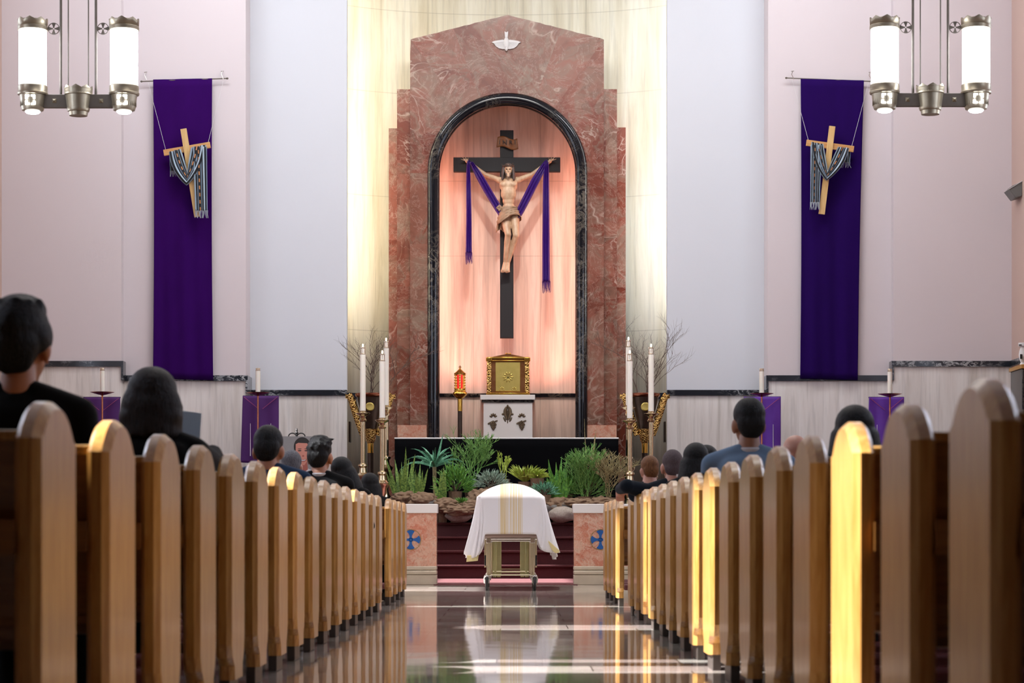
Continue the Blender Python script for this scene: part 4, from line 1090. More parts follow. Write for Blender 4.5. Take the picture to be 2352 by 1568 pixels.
# ================================================================== PORTRAIT EASEL
def build_portrait():
    Y = 31.0
    T = thing('portrait_easel', 'wrought iron easel with scroll top standing past the altar rail', 'easel', (wx(681, Y), Y, 0)); o = Vector(T.location)
    def W(px, py, y=0): return Vector((wx(px, Y), Y + y, wz(py, Y))) - o
    b = B(); zt = W(681, 982).z
    b.tube([W(681, 1000, .04), W(681, 992, .04)], .014, 8); b.lathe([(.012, W(681, 996).z), (.024, W(681, 993).z), (.01, W(681, 990).z), (.016, W(681, 988).z), (.003, zt)], (0, .04, 0), 12)
    for s in (-1, 1):
        c = W(681 + s * 10, 1002, .04); pts = [c + Vector((s * .0 + .052 * math.cos(a) , 0, .045 * math.sin(a))) for a in [PI * k / 10 for k in range(11)]]; b.tube(pts, .008, 6)
    b.build('scroll_top', 'iron', T)
    for s in (-1, 1):
        b = B(); b.tube([W(681 + s * 8, 1003, .04), Vector((s * .33, -.05, 0))], .012, 8); b.build('leg', 'iron', T)
    b = B(); b.tube([W(681, 1003, .06), Vector((0, .6, 0))], .012, 8); b.build('leg', 'iron', T)
    b = B(); b.tube([W(640, 1092, -.04), W(730, 1092, -.04)], .012, 8); b.build('ledge', 'iron', T)
    P = thing('memorial_portrait', 'grey memorial portrait print of a smiling dark haired man on the easel', 'portrait', (wx(681, Y), Y - .035, wz(1090, Y))); o = Vector(P.location)
    b = B(); b.bb(wx(640, Y) - o.x, wx(729.5, Y) - o.x, -.01, .015, 0, wz(1002, Y) - o.z); b.build('board', 'photo_grey', P, smooth=False)
    def shape(cx, cy, rx, ry, y, mat, name, pts=None, n=28):
        b = B(); poly = pts or [(cx + rx * math.cos(2 * PI * k / n), cy + ry * math.sin(2 * PI * k / n)) for k in range(n)]
        b.prism([(wx(a, Y) - o.x, wz(c, Y) - o.z) for a, c in poly], -.01 - y, -.01 - y + .0008, 'y'); b.build(name, mat, P, smooth=False)
    shape(0, 0, 0, 0, .001, 'shirt_white', 'printed_shirt', [(660, 1090), (668, 1078), (686, 1070), (700, 1072), (722, 1082), (728, 1090)])
    shape(0, 0, 0, 0, .0015, 'print_skin_dk', 'printed_neck', [(684, 1060), (706, 1060), (708, 1078), (697, 1086), (686, 1076)])
    shape(695, 1026, 19.5, 22, .002, 'photo_hair', 'printed_hair')
    shape(0, 0, 0, 0, .003, 'print_skin', 'printed_face', [(680, 1020), (686, 1017), (706, 1018), (712, 1024), (712, 1042), (708, 1056), (700, 1068), (692, 1068), (684, 1056), (680, 1040)])
    shape(689, 1035, 4.2, 1.3, .004, 'photo_hair', 'printed_eye'); shape(704, 1035, 4.2, 1.3, .004, 'photo_hair', 'printed_eye')
    shape(689, 1031, 4.6, .8, .004, 'photo_hair', 'printed_brow'); shape(704, 1031, 4.6, .8, .004, 'photo_hair', 'printed_brow')
    shape(697, 1047, 2.6, 2.2, .004, 'print_skin_dk', 'printed_nose')
    shape(0, 0, 0, 0, .004, 'print_skin_dk', 'printed_mouth', [(688, 1053), (697, 1055.5), (706, 1053), (703, 1059), (697, 1061), (691, 1059)])
    shape(0, 0, 0, 0, .005, 'shirt_white', 'printed_teeth', [(690, 1054.5), (697, 1056.5), (704, 1054.5), (701, 1057.8), (697, 1058.6), (693, 1057.8)])

# ================================================================== CASKET, PALL, CHURCH TRUCK
def build_casket():
    Yr = 26.45; cx = wx(1173, Yr); k = F / Yr
    L = 2.05
    T = thing('church_truck', 'wheeled chrome and brass casket trolley in the aisle before the steps', 'casket trolley', (cx, Yr, 0))
    zt = .585
    def q(px): return (px - 1173) / k
    ys = (.0, 1.75)
    b = B()
    for y in ys: b.tube([(q(1114), y, zt), (q(1233), y, zt)], .014, 8); b.tube([(q(1120), y, zt - .025), (q(1227), y, zt - .025)], .008, 8)
    for s in (-1, 1): b.tube([(s * .27, 0, zt), (s * .27, 1.75, zt)], .016, 8)
    b.build('top_frame', 'chrome', T)
    for y in ys:
        for s in (-1, 1):
            b = B()
            for dx in (.232, .262): b.tube([(s * dx, y, .16), (s * dx, y, zt - .01)], .0105, 10)
            b.tube([(s * .288, y + .05, .26), (s * .288, y + .05, zt)], .010, 10)
            leg = b.build('leg', 'champagne', T)
            b = B(); b.bb(*sorted((s * .222, s * .275)), y - .02, y + .02, zt - .05, zt + .015); b.bb(*sorted((s * .215, s * .28)), y - .02, y + .02, .145, .17); b.build('bracket', 'chrome', leg, bevel=.004)
            if y == 0:
                b = B(); b.bb(*sorted((s * .278, s * .297)), y + .03, y + .06, .28, .40); b.build('grip', 'black_rubber', leg, bevel=.004)
            b = B(); x0 = s * .125; b.box((s * .135, y + .03, .36), (.045, .012, .42), (0, 0, s * .0)); b.box((s * .185, y + .02, .36), (.045, .012, .42), (0, 0, s * .5)); b.build('side_plate', 'olive_plate', T, bevel=.003)
            # caster
            w = thing('caster', None, None); w.parent = T; w.location = (s * .272, y, 0); w.name = 'caster'
            r = .084; m = M['black_rubber']
            b = B(); b.lathe([(.045, -.012), (r - .012, -.016), (r, -.01), (r, .01), (r - .012, .016), (.045, .012)], (0, .02, r), 28, axis='x', close=False); b.build('tyre', 'black_rubber', w)
            b = B(); b.lathe([(.012, -.02), (.048, -.014), (.048, .014), (.012, .02)], (0, .02, r), 24, axis='x'); b.build('hub', 'chrome', w)
            b = B()
            for t in (-1, 1): b.tube([(t * .024, .02, r), (t * .026, .0, r + .05), (t * .018, -.01, r + .078)], [.009, .012, .014], 8)
            b.ell((0, -.01, r + .08), (.03, .03, .018)); b.build('fork', 'chrome', w)
    b = B()
    for y in ys: b.tube([(q(1126), y, .175), (q(1222), y, .175)], .008, 8); b.tube([(q(1132), y + .02, .215), (q(1214), y + .02, .215)], .0065, 8)
    for s in (-1, 1): b.tube([(s * .25, 0, .18), (s * .25, 1.75, .18)], .009, 8)
    b.build('lower_bars', 'champagne', T)
    C = thing('casket', 'casket under the white pall with its pale underside showing', 'casket', (cx, Yr - .06, zt + .015))
    b = B(); b.prism([(-.335, 0), (.335, 0), (.345, .03), (.345, .37), (-.345, .37), (-.345, .03)], 0, L, 'y'); b.build('casket_body', 'casket_wood', C, bevel=.01)
    b = B(); rr = []
    for j in range(13):
        v = j / 12; g = (1 - abs(2 * v - 1) ** 6) ** .5 if 0 < v < 1 else 0; rr.append([(.345 * math.cos(a) , v * L, .37 + .125 * g * math.sin(a)) for a in [PI * k_ / 16 for k_ in range(17)]])
    b.loft(rr); b.build('casket_lid', 'casket_wood', C)
    # pall
    P = thing('funeral_pall', 'white pall with a gold striped band draped over the casket', 'pall', (cx, Yr - .06 + L / 2, 0))
    hw, hl = .385, L / 2 + .04; zE = wz(1141, Yr)
    nT = 160; rings = []
    def sup(th, a, b_, n_=15):
        c, s_ = math.cos(th), math.sin(th); return (a * math.copysign(abs(c) ** (2 / n_), c), b_ * math.copysign(abs(s_) ** (2 / n_), s_))
    zc = wz(1111.5, Yr + .9)
    for j in range(12):
        t = 1 - (j / 11.0) ** 1; ring = []
        t = j / 11.0
        for k_ in range(nT):
            th = 2 * PI * k_ / nT; x, y = sup(th, hw * t, hl * t, 2 + 13 * t)
            u = min(1, abs(x) / hw); w_ = min(1, abs(y) / hl)
            z = zE + (zc - zE) * (max(0, 1 - u ** 2) ** .85) * (max(0, 1 - w_ ** 5))
            ring.append((x, y, z))
        rings.append(ring)
    rear_mid = wz(1226, Yr)
    for j in range(1, 17):
        v = j / 16; ring = []
        for k_ in range(nT):
            th = 2 * PI * k_ / nT; x, y = sup(th, hw, hl)
            c, s_ = math.cos(th), math.sin(th)
            end = abs(y) / hl > .97 and abs(x) < hw * .99
            ce = abs(x) / hw if abs(y) / hl > .9 else 1
            hem_end = rear_mid - .03 * ce ** 6
            corner = max(0, 1 - ((abs(x) - hw) ** 2 + (abs(y) - hl) ** 2) / .012)
            hem_side = .38 + .05 * math.sin(y * 5)
            s_end = max(0, min(1, (abs(y) / hl - .93) / .07)) * max(0, min(1, (1 - ce) / .10))
            hem = hem_side * (1 - s_end) + hem_end * s_end
            hem = hem * (1 - corner) + (.345 if x < 0 else .42) * corner
            z = zE + (hem - zE) * v
            fl = v ** 1.3
            ox = math.copysign(1, x) * (.125 if x < 0 else .15) * fl * (1 - .85 * s_end) if abs(x) > .3 * hw else 0
            ox *= (abs(x) / hw)
            oy = math.copysign(1, y) * .035 * fl * (1 if abs(y) > .9 * hl else 0)
            rip = .018 * math.sin(th * 26 + 1) * v + .01 * math.sin(th * 47) * v
            nx, ny = (math.copysign(1, x), 0) if s_end < .5 else (0, math.copysign(1, y))
            ring.append((x + ox + nx * rip * (1 - s_end) + (0.02 * math.sin(v * 4) * corner), y + oy + ny * rip * .7, z))
        rings.append(ring)
    b = B(); b.loft(rings[1:], caps=False); b.f.append(tuple(range(nT))); b.slab.append(0)
    b.build('pall_cloth', 'pall', P, angle=75, solid=.006)
    # fold-back corner showing cream lining
    b = B()
    def fb(u, v): return (-hw - .115 + u * .13 + .01 * v, -hl - .02 + .05 * u * v, .34 + .055 * (1 - u) * 0 + v * .075 * (1 - .2 * u) - .015 * (1 - u))
    b.grid(fb, 8, 6); b.build('lining', 'pall_lining', P, solid=.004)
    def fc(u, v): return (hw + .015 + u * .16, -hl - .01 + .05 * u, wz(1262, Yr) - .085 * (1 - v) + (.10 * (1 - u)) - .05)
    b = B(); b.grid(lambda u, v: (hw + .04 + u * .125, -hl - .03 + .02 * u, .565 - .11 * u - v * (.02 + .055 * math.sin(PI * u))), 10, 6); b.build('lining', 'pall_lining', P, solid=.004)

# ================================================================== PLANTS, BURLAP, STONES
def blade(b, p, d, L, w, curl=0.0, th=.004, n=8, tip=1.0, side=None, wid=None, droop=0.0):
    d = Vector(d).normalized(); p = Vector(p)
    sd = side or d.cross(Vector((0, 1, 0)))
    if sd.length < .05: sd = Vector((1, 0, 0))
    sd = sd.normalized(); rings = []
    for i in range(n + 1):
        t = i / n; ww = w * (wid(t) if wid else (1 - t ** 2.2) * (.65 + .7 * min(t * 3, 1) * .5) + .02)
        nn = d.cross(sd).normalized(); c = p
        rings.append([c - sd * ww / 2, c - nn * th * ww * 20, c + sd * ww / 2, c + nn * (th * .3)])
        dd = d + Vector((0, 0, -droop * t * 1.0)) ; d = dd.normalized(); p = p + d * L / n
        if curl: d = (d + Vector((d.x, d.y, 0)) * curl).normalized()
    b.loft(rings)
def build_plants():
    YP = 34.42
    def spot(px, py, Y): return Vector((wx(px, Y), Y, wz(py, Y)))
    def start(name, label, cat, px, py, Y, grp=None):
        p = spot(px, py, Y); return thing(name, label, cat, p, 0, grp)
    def snake(px, py, Y, hpx, n, spread, lab, mat='leaf_snake', seed=1, leanw=.35, w=.045):
        random.seed(seed); T = start('snake_plant', lab, 'plant', px, py, Y, 'snake plants in the altar arrangement'); b = B(); h = hpx * Y / F
        for k in range(n):
            a = random.uniform(0, 2 * PI); r = random.uniform(0, spread); d = Vector((math.cos(a) * r * leanw * 5 + random.gauss(0, .09), math.sin(a) * .2, 1)); L = h * (.42 + .6 * random.random() ** 1.6)
            blade(b, (math.cos(a) * r, math.sin(a) * r * .6, 0), d, L, w * random.uniform(.75, 1.35), random.uniform(0, .05), .006, 8)
        b.build('leaves', mat, T, angle=30); pot(T, spread)
    def pot(T, r):
        fl = PLAT if T.location.y >= 34.32 else PLAT * (int((T.location.y - 33.0) / .33) + 1) / 5
        b = B(); r = max(.09, min(r, .16)); b.lathe([(r * .7, fl - T.location.z), (r, -.02), (r * 1.05, 0), (r * .95, 0), (r * .9, -.03)], n=20); b.build('pot', 'burlap', T)
    def rosette(px, py, Y, r, n, lab, mat, seed, up=.5, w=.03, name='succulent', droop=.12, rows=4):
        random.seed(seed); T = start(name, lab, 'plant', px, py, Y); b = B()
        for k in range(n):
            a = 2 * PI * k * .381966; t = k / n; el = up + (1 - up) * (1 - t); d = Vector((math.cos(a) * (1.1 - el * .6), math.sin(a) * (1.1 - el * .6), el))
            blade(b, (0, 0, 0), d, r * random.uniform(.8, 1.05) * (.75 + .35 * t), w, 0, .006, 7, droop=droop * (1 + t))
        b.build('leaves', mat, T, angle=30)
        if name != 'aloe' and Y > 33.9: pot(T, .1)
    def pencil(px, py, Y, h, sx, lab, mat, seed, lev=5, r=.007, name='pencil_cactus', stems=7, zig=.3, up=.45):
        random.seed(seed); T = start(name, lab, 'plant', px, py, Y); b = B()
        def g(p, d, L, rr, l):
            q = p + d * L; m = (p + q) / 2 + Vector((random.gauss(0, L * .05), random.gauss(0, L * .05), 0)); b.tube([p, m, q], [rr, rr * .95, rr * .85], 5)
            if l <= 0: return
            for _ in range(random.choice((2, 2, 3))):
                nd = (d + Vector((random.gauss(0, zig * sx * 1.4), random.gauss(0, zig), random.uniform(0, up * .5)))).normalized(); g(q, nd, L * random.uniform(.7, .95), rr * .84, l - 1)
        for k in range(stems): g(Vector((random.uniform(-.05, .05), random.uniform(-.04, .04), 0)), Vector((random.gauss(0, .25 * sx), random.gauss(0, .15), 1)).normalized(), h * random.uniform(.2, .3), r, lev)
        b.build('stems', mat, T, angle=60); pot(T, .1)
    def bush(px, py, Y, r, n, lab, mat, seed, L=.09, w=.012, flat=.7, name='bushy_plant'):
        random.seed(seed); T = start(name, lab, 'plant', px, py, Y); b = B()
        for k in range(n):
            a = random.uniform(0, 2 * PI); e = random.uniform(.0, 1.35); q = r * random.uniform(.35, 1) ** .6
            c = Vector((math.cos(a) * math.cos(e) * q, math.sin(a) * math.cos(e) * q * .6, math.sin(e) * q * flat)); d = (c.normalized() + Vector((random.gauss(0, .4), random.gauss(0, .4), random.uniform(-.1, .5)))).normalized()
            blade(b, c, d, L * random.uniform(.7, 1.3), w, 0, .006, 4, droop=.1)
        b.build('leaves', mat, T, angle=30)
        b = B(); 
        for k in range(14):
            a = random.uniform(0, 2 * PI); c = Vector((math.cos(a) * r * .6, math.sin(a) * r * .35, r * flat * random.uniform(.3, .8))); b.tube([(0, 0, -.02), c * .5 + Vector((0, 0, .02)), c], [.008, .006, .003], 5)
        b.build('stems', 'twig', T); pot(T, .1)
    # left to right
    snake(924, 1134, 34.25, 108, 26, .13, 'spiky green snake plant at the left end of the arrangement', seed=1)
    snake(957, 1136, 34.15, 72, 16, .08, 'snake plant with yellow edged blades second from the left', 'leaf_snake', 2, .5)
    rosette(998, 1072, 34.55, .60, 20, 'large blue green aloe with long arching leaves before the black altar', 'leaf_teal', 3, .22, .042, 'aloe', .30)
    T = [o for o in COL.objects if o.name == 'aloe'][0]; b = B(); b.tube([(0, 0, 0), (0, 0, -.2), (.02, 0, PLAT - T.location.z)], [.03, .028, .03], 8); b.build('stem', 'leaf_dry', T)
    b = B(); blade(b, (.02, 0, .0), (.22, 0, 1), .52, .04); blade(b, (0, 0, 0), (-.1, 0, 1), .25, .04); b.build('spear_leaf', 'leaf_teal', T)
    snake(1016, 1146, 34.05, 78, 12, .06, 'short banded snake plant behind the burlap left of the casket', 'leaf_snake', 5, .2)
    pencil(1082, 1118, 34.5, .72, 1.0, 'tall finely branched green pencil cactus left of the casket top', 'leaf_pencil', 6, 5, .0075)
    bush(1046, 1128, 34.2, .27, 330, 'dense bright green leafy plant between snake plant and pencil cactus', 'leaf_green', 7, .12, .02, 1.25)
    bush(1128, 1118, 34.3, .26, 420, 'mounded silvery grey succulent just left of the pall top', 'leaf_grey', 8, .09, .014, .75)
    pencil(1156, 1100, 34.6, .42, .5, 'small upright pencil cactus standing behind the silvery mound', 'leaf_lime', 9, 4, .008, stems=4)
    rosette(1206, 1106, 34.3, .36, 80, 'yellow green bromeliad with stiff pointed leaves behind the pall', 'leaf_lime', 10, .45, .034, 'bromeliad', .02)
    rosette(1234, 1098, 34.2, .24, 40, 'lime green broad leaved succulent right of the bromeliad', 'leaf_lime', 11, .25, .045, 'succulent', .12)
    bush(1250, 1136, 34.1, .2, 260, 'low blue green plant tucked at the right shoulder of the pall', 'leaf_teal', 12, .07, .013, .8)
    rosette(1060, 1157, 33.85, .16, 60, 'small bright green spiky succulent in front of the burlap', 'leaf_green', 13, .2, .02, 'succulent', .05)
    snake(1284, 1142, 34.2, 98, 26, .14, 'broad clump of bright green upright blades right of the pall', 'leaf_green', 14, .42, .055)
    bush(1300, 1135, 34.35, .26, 200, 'leafy green filler plant behind the upright blades', 'leaf_green', 15, .14, .016, 1.0)
    pencil(1342, 1140, 34.15, .62, .85, 'large fine stemmed green pencil cactus near the right candles', 'leaf_pencil', 16, 5, .0065, stems=10)
    bush(1350, 1140, 34.3, .3, 420, 'feathery green plant filling behind the fine stemmed cactus', 'leaf_pencil', 17, .15, .009, 1.1)
    pencil(1398, 1142, 34.1, .64, 1.0, 'tangled dry brownish stick plant at the right end', 'leaf_dry', 18, 5, .006, 'stick_plant', 8, .42)
    # tall bare flower spike
    T = start('flower_spike', 'thin tall spike rising above the altar edge at the right', 'plant', 1350, 1110, 34.45)
    b = B(); b.tube([(0, 0, 0), (-.02, 0, .35), (-.045, 0, .75), (-.05, 0, .95)], [.008, .006, .004, .002], 6); blade(b, (.05, 0, .2), (.12, 0, 1), .62, .03); b.build('stalk', 'leaf_dry', T)
    # burlap mounds
    def mound(px, py0, py1, w_px, Y, lab, seed, mat='burlap', name='burlap_wrap', cat='burlap', grp='burlap wrapped mounds'):
        random.seed(seed); c = spot(px, (py0 + py1) / 2, Y); rx = w_px / 2 * Y / F; rz = (py1 - py0) / 2 * Y / F
        b = B(); b.ell((0, 0, 0), (1, 1, 1), None, 80, 48); of = Vector((seed * 3.1, seed * 1.7, 0))
        nv = []
        for v in b.v:
            p = Vector(v); n1 = noise.noise(p * 1.6 + of); n2 = abs(noise.noise(Vector((p.x * 2.4, p.y * 2.2, p.z * 2.0)) + of)) if mat == 'burlap' else 0; k = .92 + .12 * n1 + (.42 * (n2 - .25) if mat == 'burlap' else .05)
            nv.append((p.x * rx * k, p.y * rx * .62 * k, p.z * rz * k))
        b.v = nv; o = b.build(name, mat, None, angle=70); o.location = c; tag(o, lab, cat, grp); return o
    for a in ((930, 1128, 1162, 70, 34.05, 'rumpled burlap mound under the leftmost snake plant', 31), (972, 1128, 1168, 75, 33.95, 'rumpled burlap mound second from the left of the arrangement', 32), (1026, 1142, 1178, 72, 33.85, 'burlap mound behind the small spiky succulent', 33),
              (1078, 1146, 1180, 60, 33.85, 'burlap mound touching the left edge of the pall', 34), (1055, 1160, 1184, 84, 33.7, 'low burlap fold above the oval granite stone', 35), (1110, 1120, 1168, 80, 34.1, 'burlap wrapped pot under the silvery mound', 38),
              (1325, 1142, 1170, 80, 34.0, 'burlap mound above the right altar rail', 36), (1385, 1140, 1170, 90, 34.0, 'burlap mound under the dry stick plant', 37), (1285, 1140, 1180, 70, 34.05, 'burlap mound behind the right side stones', 39)): mound(*a)
    for a in ((1054, 1171, 1199, 64, 33.85, 'smooth oval granite stone on the steps left of the pall', 41, 'rock'), (1292, 1162, 1200, 66, 33.85, 'speckled granite boulder on the steps right of the pall', 42, 'rock'), (1272, 1152, 1180, 52, 34.02, 'flat grey stone resting behind the speckled boulder', 43, 'rock_dk'),
              (988, 1146, 1162, 32, 33.9, 'small grey stone beside the left rail cap', 44, 'rock_dk'), (1305, 1150, 1168, 46, 34.0, 'grey stone nearest the right rail cap', 45, 'rock_dk')):
        mound(*a, name='stone', cat='stone', grp='stones on the sanctuary steps')

# ================================================================== EDGE ITEMS
def build_edges():
    Y = 35.75
    T = thing('wall_loudspeaker', 'grey wedge shaped loudspeaker jutting from the right side wall', 'loudspeaker', (AX, 35.5, wz(440, 35.5)))
    b = B(); b.prism([(-.0, -.1), (-.0, .12), (-.14, .06), (-.2, .0), (-.1, -.13)], -.25, .12, 'y'); b.build('cabinet', 'grey_plastic', T, bevel=.01)
    b = B(); b.prism([(-.2, .0), (-.205, .004), (-.0, .13), (.0, .12)], -.26, .13, 'y'); b.build('front_panel', 'white_plastic', T)
    T = thing('wall_loudspeaker', 'small pale loudspeaker corner on the left side wall', 'loudspeaker', (-AX, 35.4, wz(431, 35.4)))
    b = B(); b.prism([(0, -.06), (0, .06), (.05, .045), (.07, 0), (.05, -.045)], -.15, .1, 'y'); b.build('cabinet', 'grey_plastic', T, bevel=.01)
    b = B(); b.bb(.0, .02, -.05, .0, -.02, .02); b.build('bracket', 'white_plastic', T)
    Yc = 35.0; zt = wz(841, Yc)
    T = thing('side_cabinet', 'tall dark cabinet with a wooden top edge at the right wall', 'cabinet', (AX - .32, Yc, PLAT)); x = wx(2331, Yc) - (AX - .32)
    b = B(); b.bb(x + .02, .29, -.4, .4, 0, zt - PLAT - .06); b.build('cabinet_body', 'black_marble', T, bevel=.01)
    b = B(); b.bb(x, .3, -.43, .43, zt - PLAT - .06, zt - PLAT); b.build('wooden_top', 'pew', T, bevel=.006)
    T = thing('white_censer_stand', 'white metal fitting standing on the dark cabinet', 'lamp', (wx(2349, 34.9), 34.9, zt))  # small white object of unclear use, built as a lamp fixture
    h = wz(787, 34.9) - zt
    b = B(); b.lathe([(.04, 0), (.045, .02), (.03, .05), (.05, .1), (.06, .16), (.05, .22), (.03, h - .06)], n=20); b.build('body', 'white_plastic', T)
    b = B(); b.lathe([(.05, h - .06), (.065, h - .05), (.065, h), (.05, h)], n=20); b.build('lid', 'white_plastic', T)
    b = B(); b.bb(-.07, -.03, -.07, -.05, h - .045, h - .03); b.bb(-.05, -.02, -.065, -.05, .1, .17); b.build('vents', 'black_rubber', T)
# ================================================================== PEOPLE (seated, seen from behind)
def person(label, px, Y, h, hair='short', hairm='hair_black', skin='skin_tan', jacket='wool_black', collar=None, yaw=0, pitch=0, roll=0, lean=0, wide=1.0, arms=None, female=False, scale=1.0, seat=True, X=None, limb=1.0):
    """Y = depth of the head; hips sit .04 nearer. h = height of the crown above the floor"""
    X = wx(px, Y) if X is None else X
    base = .46; kz = (h - base) / (1.29 - base); S = Vector((X, Y - .03 + math.sin(lean) * -.6, 0))
    cl, sl = math.cos(lean), math.sin(lean)
    def P(x, y, z, up=True):
        zz = base + (z - base) * kz if z > base else z
        if up and z > .6:
            dz = zz - .6; zz = .6 + dz * cl; y = y + dz * sl
        return Vector((x * wide, y, zz))
    hc = P(0, .03, 1.165); hc.z = h - .125
    Rh = Euler((pitch, roll, yaw)).to_matrix()
    def H(x, y, z): return hc + Rh @ Vector((x, y, z)) * scale
    def hell(b, c, r, rot=None):
        e = Rh.to_euler() if rot is None else (Rh @ Euler(rot).to_matrix()).to_euler(); b.ell(H(*c), tuple(q * scale for q in r), tuple(e), 20, 14)
    body = B(); coat = B(); trs = B(); shs = [B(), B()]
    # head
    hell(body, (0, -.012, .03), (.073, .094, .088)); hell(body, (0, .03, -.035), (.058, .062, .078)); hell(body, (0, .05, -.095), (.033, .035, .028))
    body.cap(H(0, .09, .012), H(0, .112, -.028), .009, .014, 8); hell(body, (0, .088, -.062), (.023, .012, .008)); hell(body, (0, .085, -.074), (.018, .011, .007))
    for s in (-1, 1):
        hell(body, (s * .03, .078, .022), (.022, .013, .008)); hell(body, (s * .035, .065, -.03), (.02, .02, .02))
        hell(body, (s * .078, -.008, -.018), (.011, .02, .033), (0, 0, -s * .35)); hell(body, (s * .074, -.0, -.05), (.009, .011, .014))
    nk = P(0, -.015, 1.03); body.cap(H(0, -.022, -.06), nk, .052 * (.88 if female else 1), .062); body.cap(H(0, .0, -.075), nk + Vector((0, .02, 0)), .042, .055)
    # torso volumes
    tors = [(P(0, 0, .57), (.17, .125, .11)), (P(0, -.005, .70), (.145, .105, .14)), (P(0, -.01, .84), (.16, .11, .14)), (P(0, -.015, .93), (.165, .105, .10))]
    sw = .165 if female else .185
    tors = [(c, (r[0] * wide, r[1] * (1 if wide > .8 else .75), r[2])) for c, r in tors]
    for c, r in tors: body.ell(c, r, None, 24, 14)
    for s in (-1, 1): body.cap(P(s * .05, -.01, 1.005), P(s * sw, -.005, .96), .055, .055)
    inf = .014
    for c, r in tors: coat.ell(c, tuple(q + inf for q in r), (-lean, 0, 0), 28, 16)
    for s in (-1, 1):
        coat.cap(P(s * .045, -.012, 1.02), P(s * sw, -.005, .965), .056, .066); coat.cap(P(s * .09, -.04, .93), P(s * .08, -.035, .70), .09 * limb, .09 * limb)
    coat.lathe([(.064, -.045), (.072, -.02), (.066, .0)], tuple(nk + Vector((0, -.004, .0))), 24)
    # arms
    for s in (-1, 1):
        sho = P(s * sw, -.005, .965); a = (arms or {}).get(s)
        if a: el, wr, grip = Vector(a[0]) - S, Vector(a[1]) - S, Vector(a[2]).normalized()
        else: el, wr, grip = P(s * .2, .05, .72, False), P(s * .13, .30, .65, False), Vector((-s * .35, .9, -.25)).normalized()
        body.cap(sho, el, .05 * limb, .04 * limb); body.cap(el, wr, .042 * limb, .027 * limb); coat.cap(sho, el, .066 * limb, .051 * limb); coat.cap(el, wr - (wr - el).normalized() * .02, .056 * limb, .042 * limb)
        hp = wr + grip * .05; body.cap(wr, hp, .026, .034); sd = grip.cross(Vector((0, 0, 1))).normalized()
        for q in range(4):
            o0 = hp + sd * (q - 1.5) * .019 + grip * .015; L = (.06, .07, .066, .05)[q]; o1 = o0 + grip * L * .55 + Vector((0, 0, -.006)); body.cap(o0, o1, .0095, .0085, 8); body.cap(o1, o1 + grip * L * .35 + Vector((0, 0, -.022)), .0085, .007, 8)
        body.cap(wr + grip * .02 - sd * s * .02, hp - sd * s * .045 + grip * .02, .011, .009, 8)
    # legs
    lk = limb
    for s in (-1, 1):
        hip, kn, an = P(s * .09, .02, .54, False), Vector((s * .11, .43, .50)), Vector((s * .12, .46, .09))
        if not seat: hip, kn, an = P(s * .08, .0, .62, False), Vector((s * .055, .02, .40)), Vector((s * .055, .0, .08))
        body.cap(hip, kn, .085 * lk, .057 * lk); body.cap(kn, an, .055 * lk, .034 * lk); trs.cap(hip, kn, .097 * lk, .069 * lk); trs.cap(kn, an + Vector((0, 0, .03)), .066 * lk, .052 * lk)
        body.cap(an, an + Vector((s * .02, .13, -.045)), .034, .03); sh = shs[(s + 1) // 2]; sh.cap(an + Vector((0, -.02, -.035)), an + Vector((s * .02, .15, -.05)), .04, .038); sh.bb(an.x - .035, an.x + .04 , an.y - .05, an.y + .17, 0.002, .03)
    trs.ell(P(0, 0, .545), (.17 * wide, .13 * (1 if wide > .8 else .6), .1))
    o = remesh(body, 'person', skin, None, .0105, 3); o.location = S; tag(o, label, 'person')
    for s in (-1, 1):
        e = B(); e.ell(H(s * .03, .077, -.002), (.012, .009, .007), None, 10, 8); e.build('eye', 'iris', o)
    c = remesh(coat, 'jacket', jacket, o, .012, 3); 
    if collar:
        b = B(); b.lathe([(.058, -.02), (.064, .004), (.059, .012), (.054, .008)], tuple(nk + Vector((0, -.002, .01))), 28); b.build('shirt_collar', collar, o)
    remesh(trs, 'trousers', 'trousers', o, .014, 2)
    for sb in shs: remesh(sb, 'shoe', 'shoe', o, .011, 1)
    # hair
    random.seed(int(X * 100 + Y * 7)); b = B()
    if hair in ('short', 'wavy', 'kid'):
        hell(b, (0, -.018, .042), (.081, .098, .088)); hell(b, (0, -.055, .0), (.073, .062, .08)); hell(b, (0, -.065, -.045), (.056, .035, .04))
        for k in range(0 if hair != 'wavy' else 70):
            a = random.uniform(0, 2 * PI); e = random.uniform(.1, 1.4); q = Vector((.082 * math.cos(a) * math.cos(e), -.02 + .098 * math.sin(a) * math.cos(e), .042 + .088 * math.sin(e)))
            if q.y > .055 and q.z < .09: continue
            t = Vector((random.gauss(0, .012), .02, random.gauss(0, .004))); b.cap(H(*(q * .97)), H(*(q * 1.0 + t * .9)), .014, .008, 6)
        if hair == 'wavy': hell(b, (0, .01, .085), (.07, .085, .055))
        remesh(b, 'hair', hairm, o, .0085, 1)
    elif hair == 'shaved':
        hell(b, (0, -.014, .036), (.0765, .0975, .088)); hell(b, (0, -.05, -.01), (.066, .058, .07)); remesh(b, 'hair', hairm, o, .009, 2)
    elif hair == 'quiff':
        hell(b, (0, -.02, .045), (.084, .1, .092)); hell(b, (0, -.055, .0), (.075, .062, .085)); hell(b, (0, -.065, -.05), (.06, .035, .045)); hell(b, (-.01, .02, .095), (.075, .08, .05))
        for s in (-1, 1): hell(b, (s * .07, -.01, .02), (.022, .05, .05))
        for k in range(60):
            a = random.uniform(0, 2 * PI); q = Vector((.062 * math.cos(a), -.01 + .07 * math.sin(a), .09 + random.uniform(0, .03))); b.cap(H(*q), H(*(q + Vector((-.02, .02, .008)))), .013, .008, 6)
        remesh(b, 'hair', hairm, o, .0095, 2)
    elif hair == 'bob':
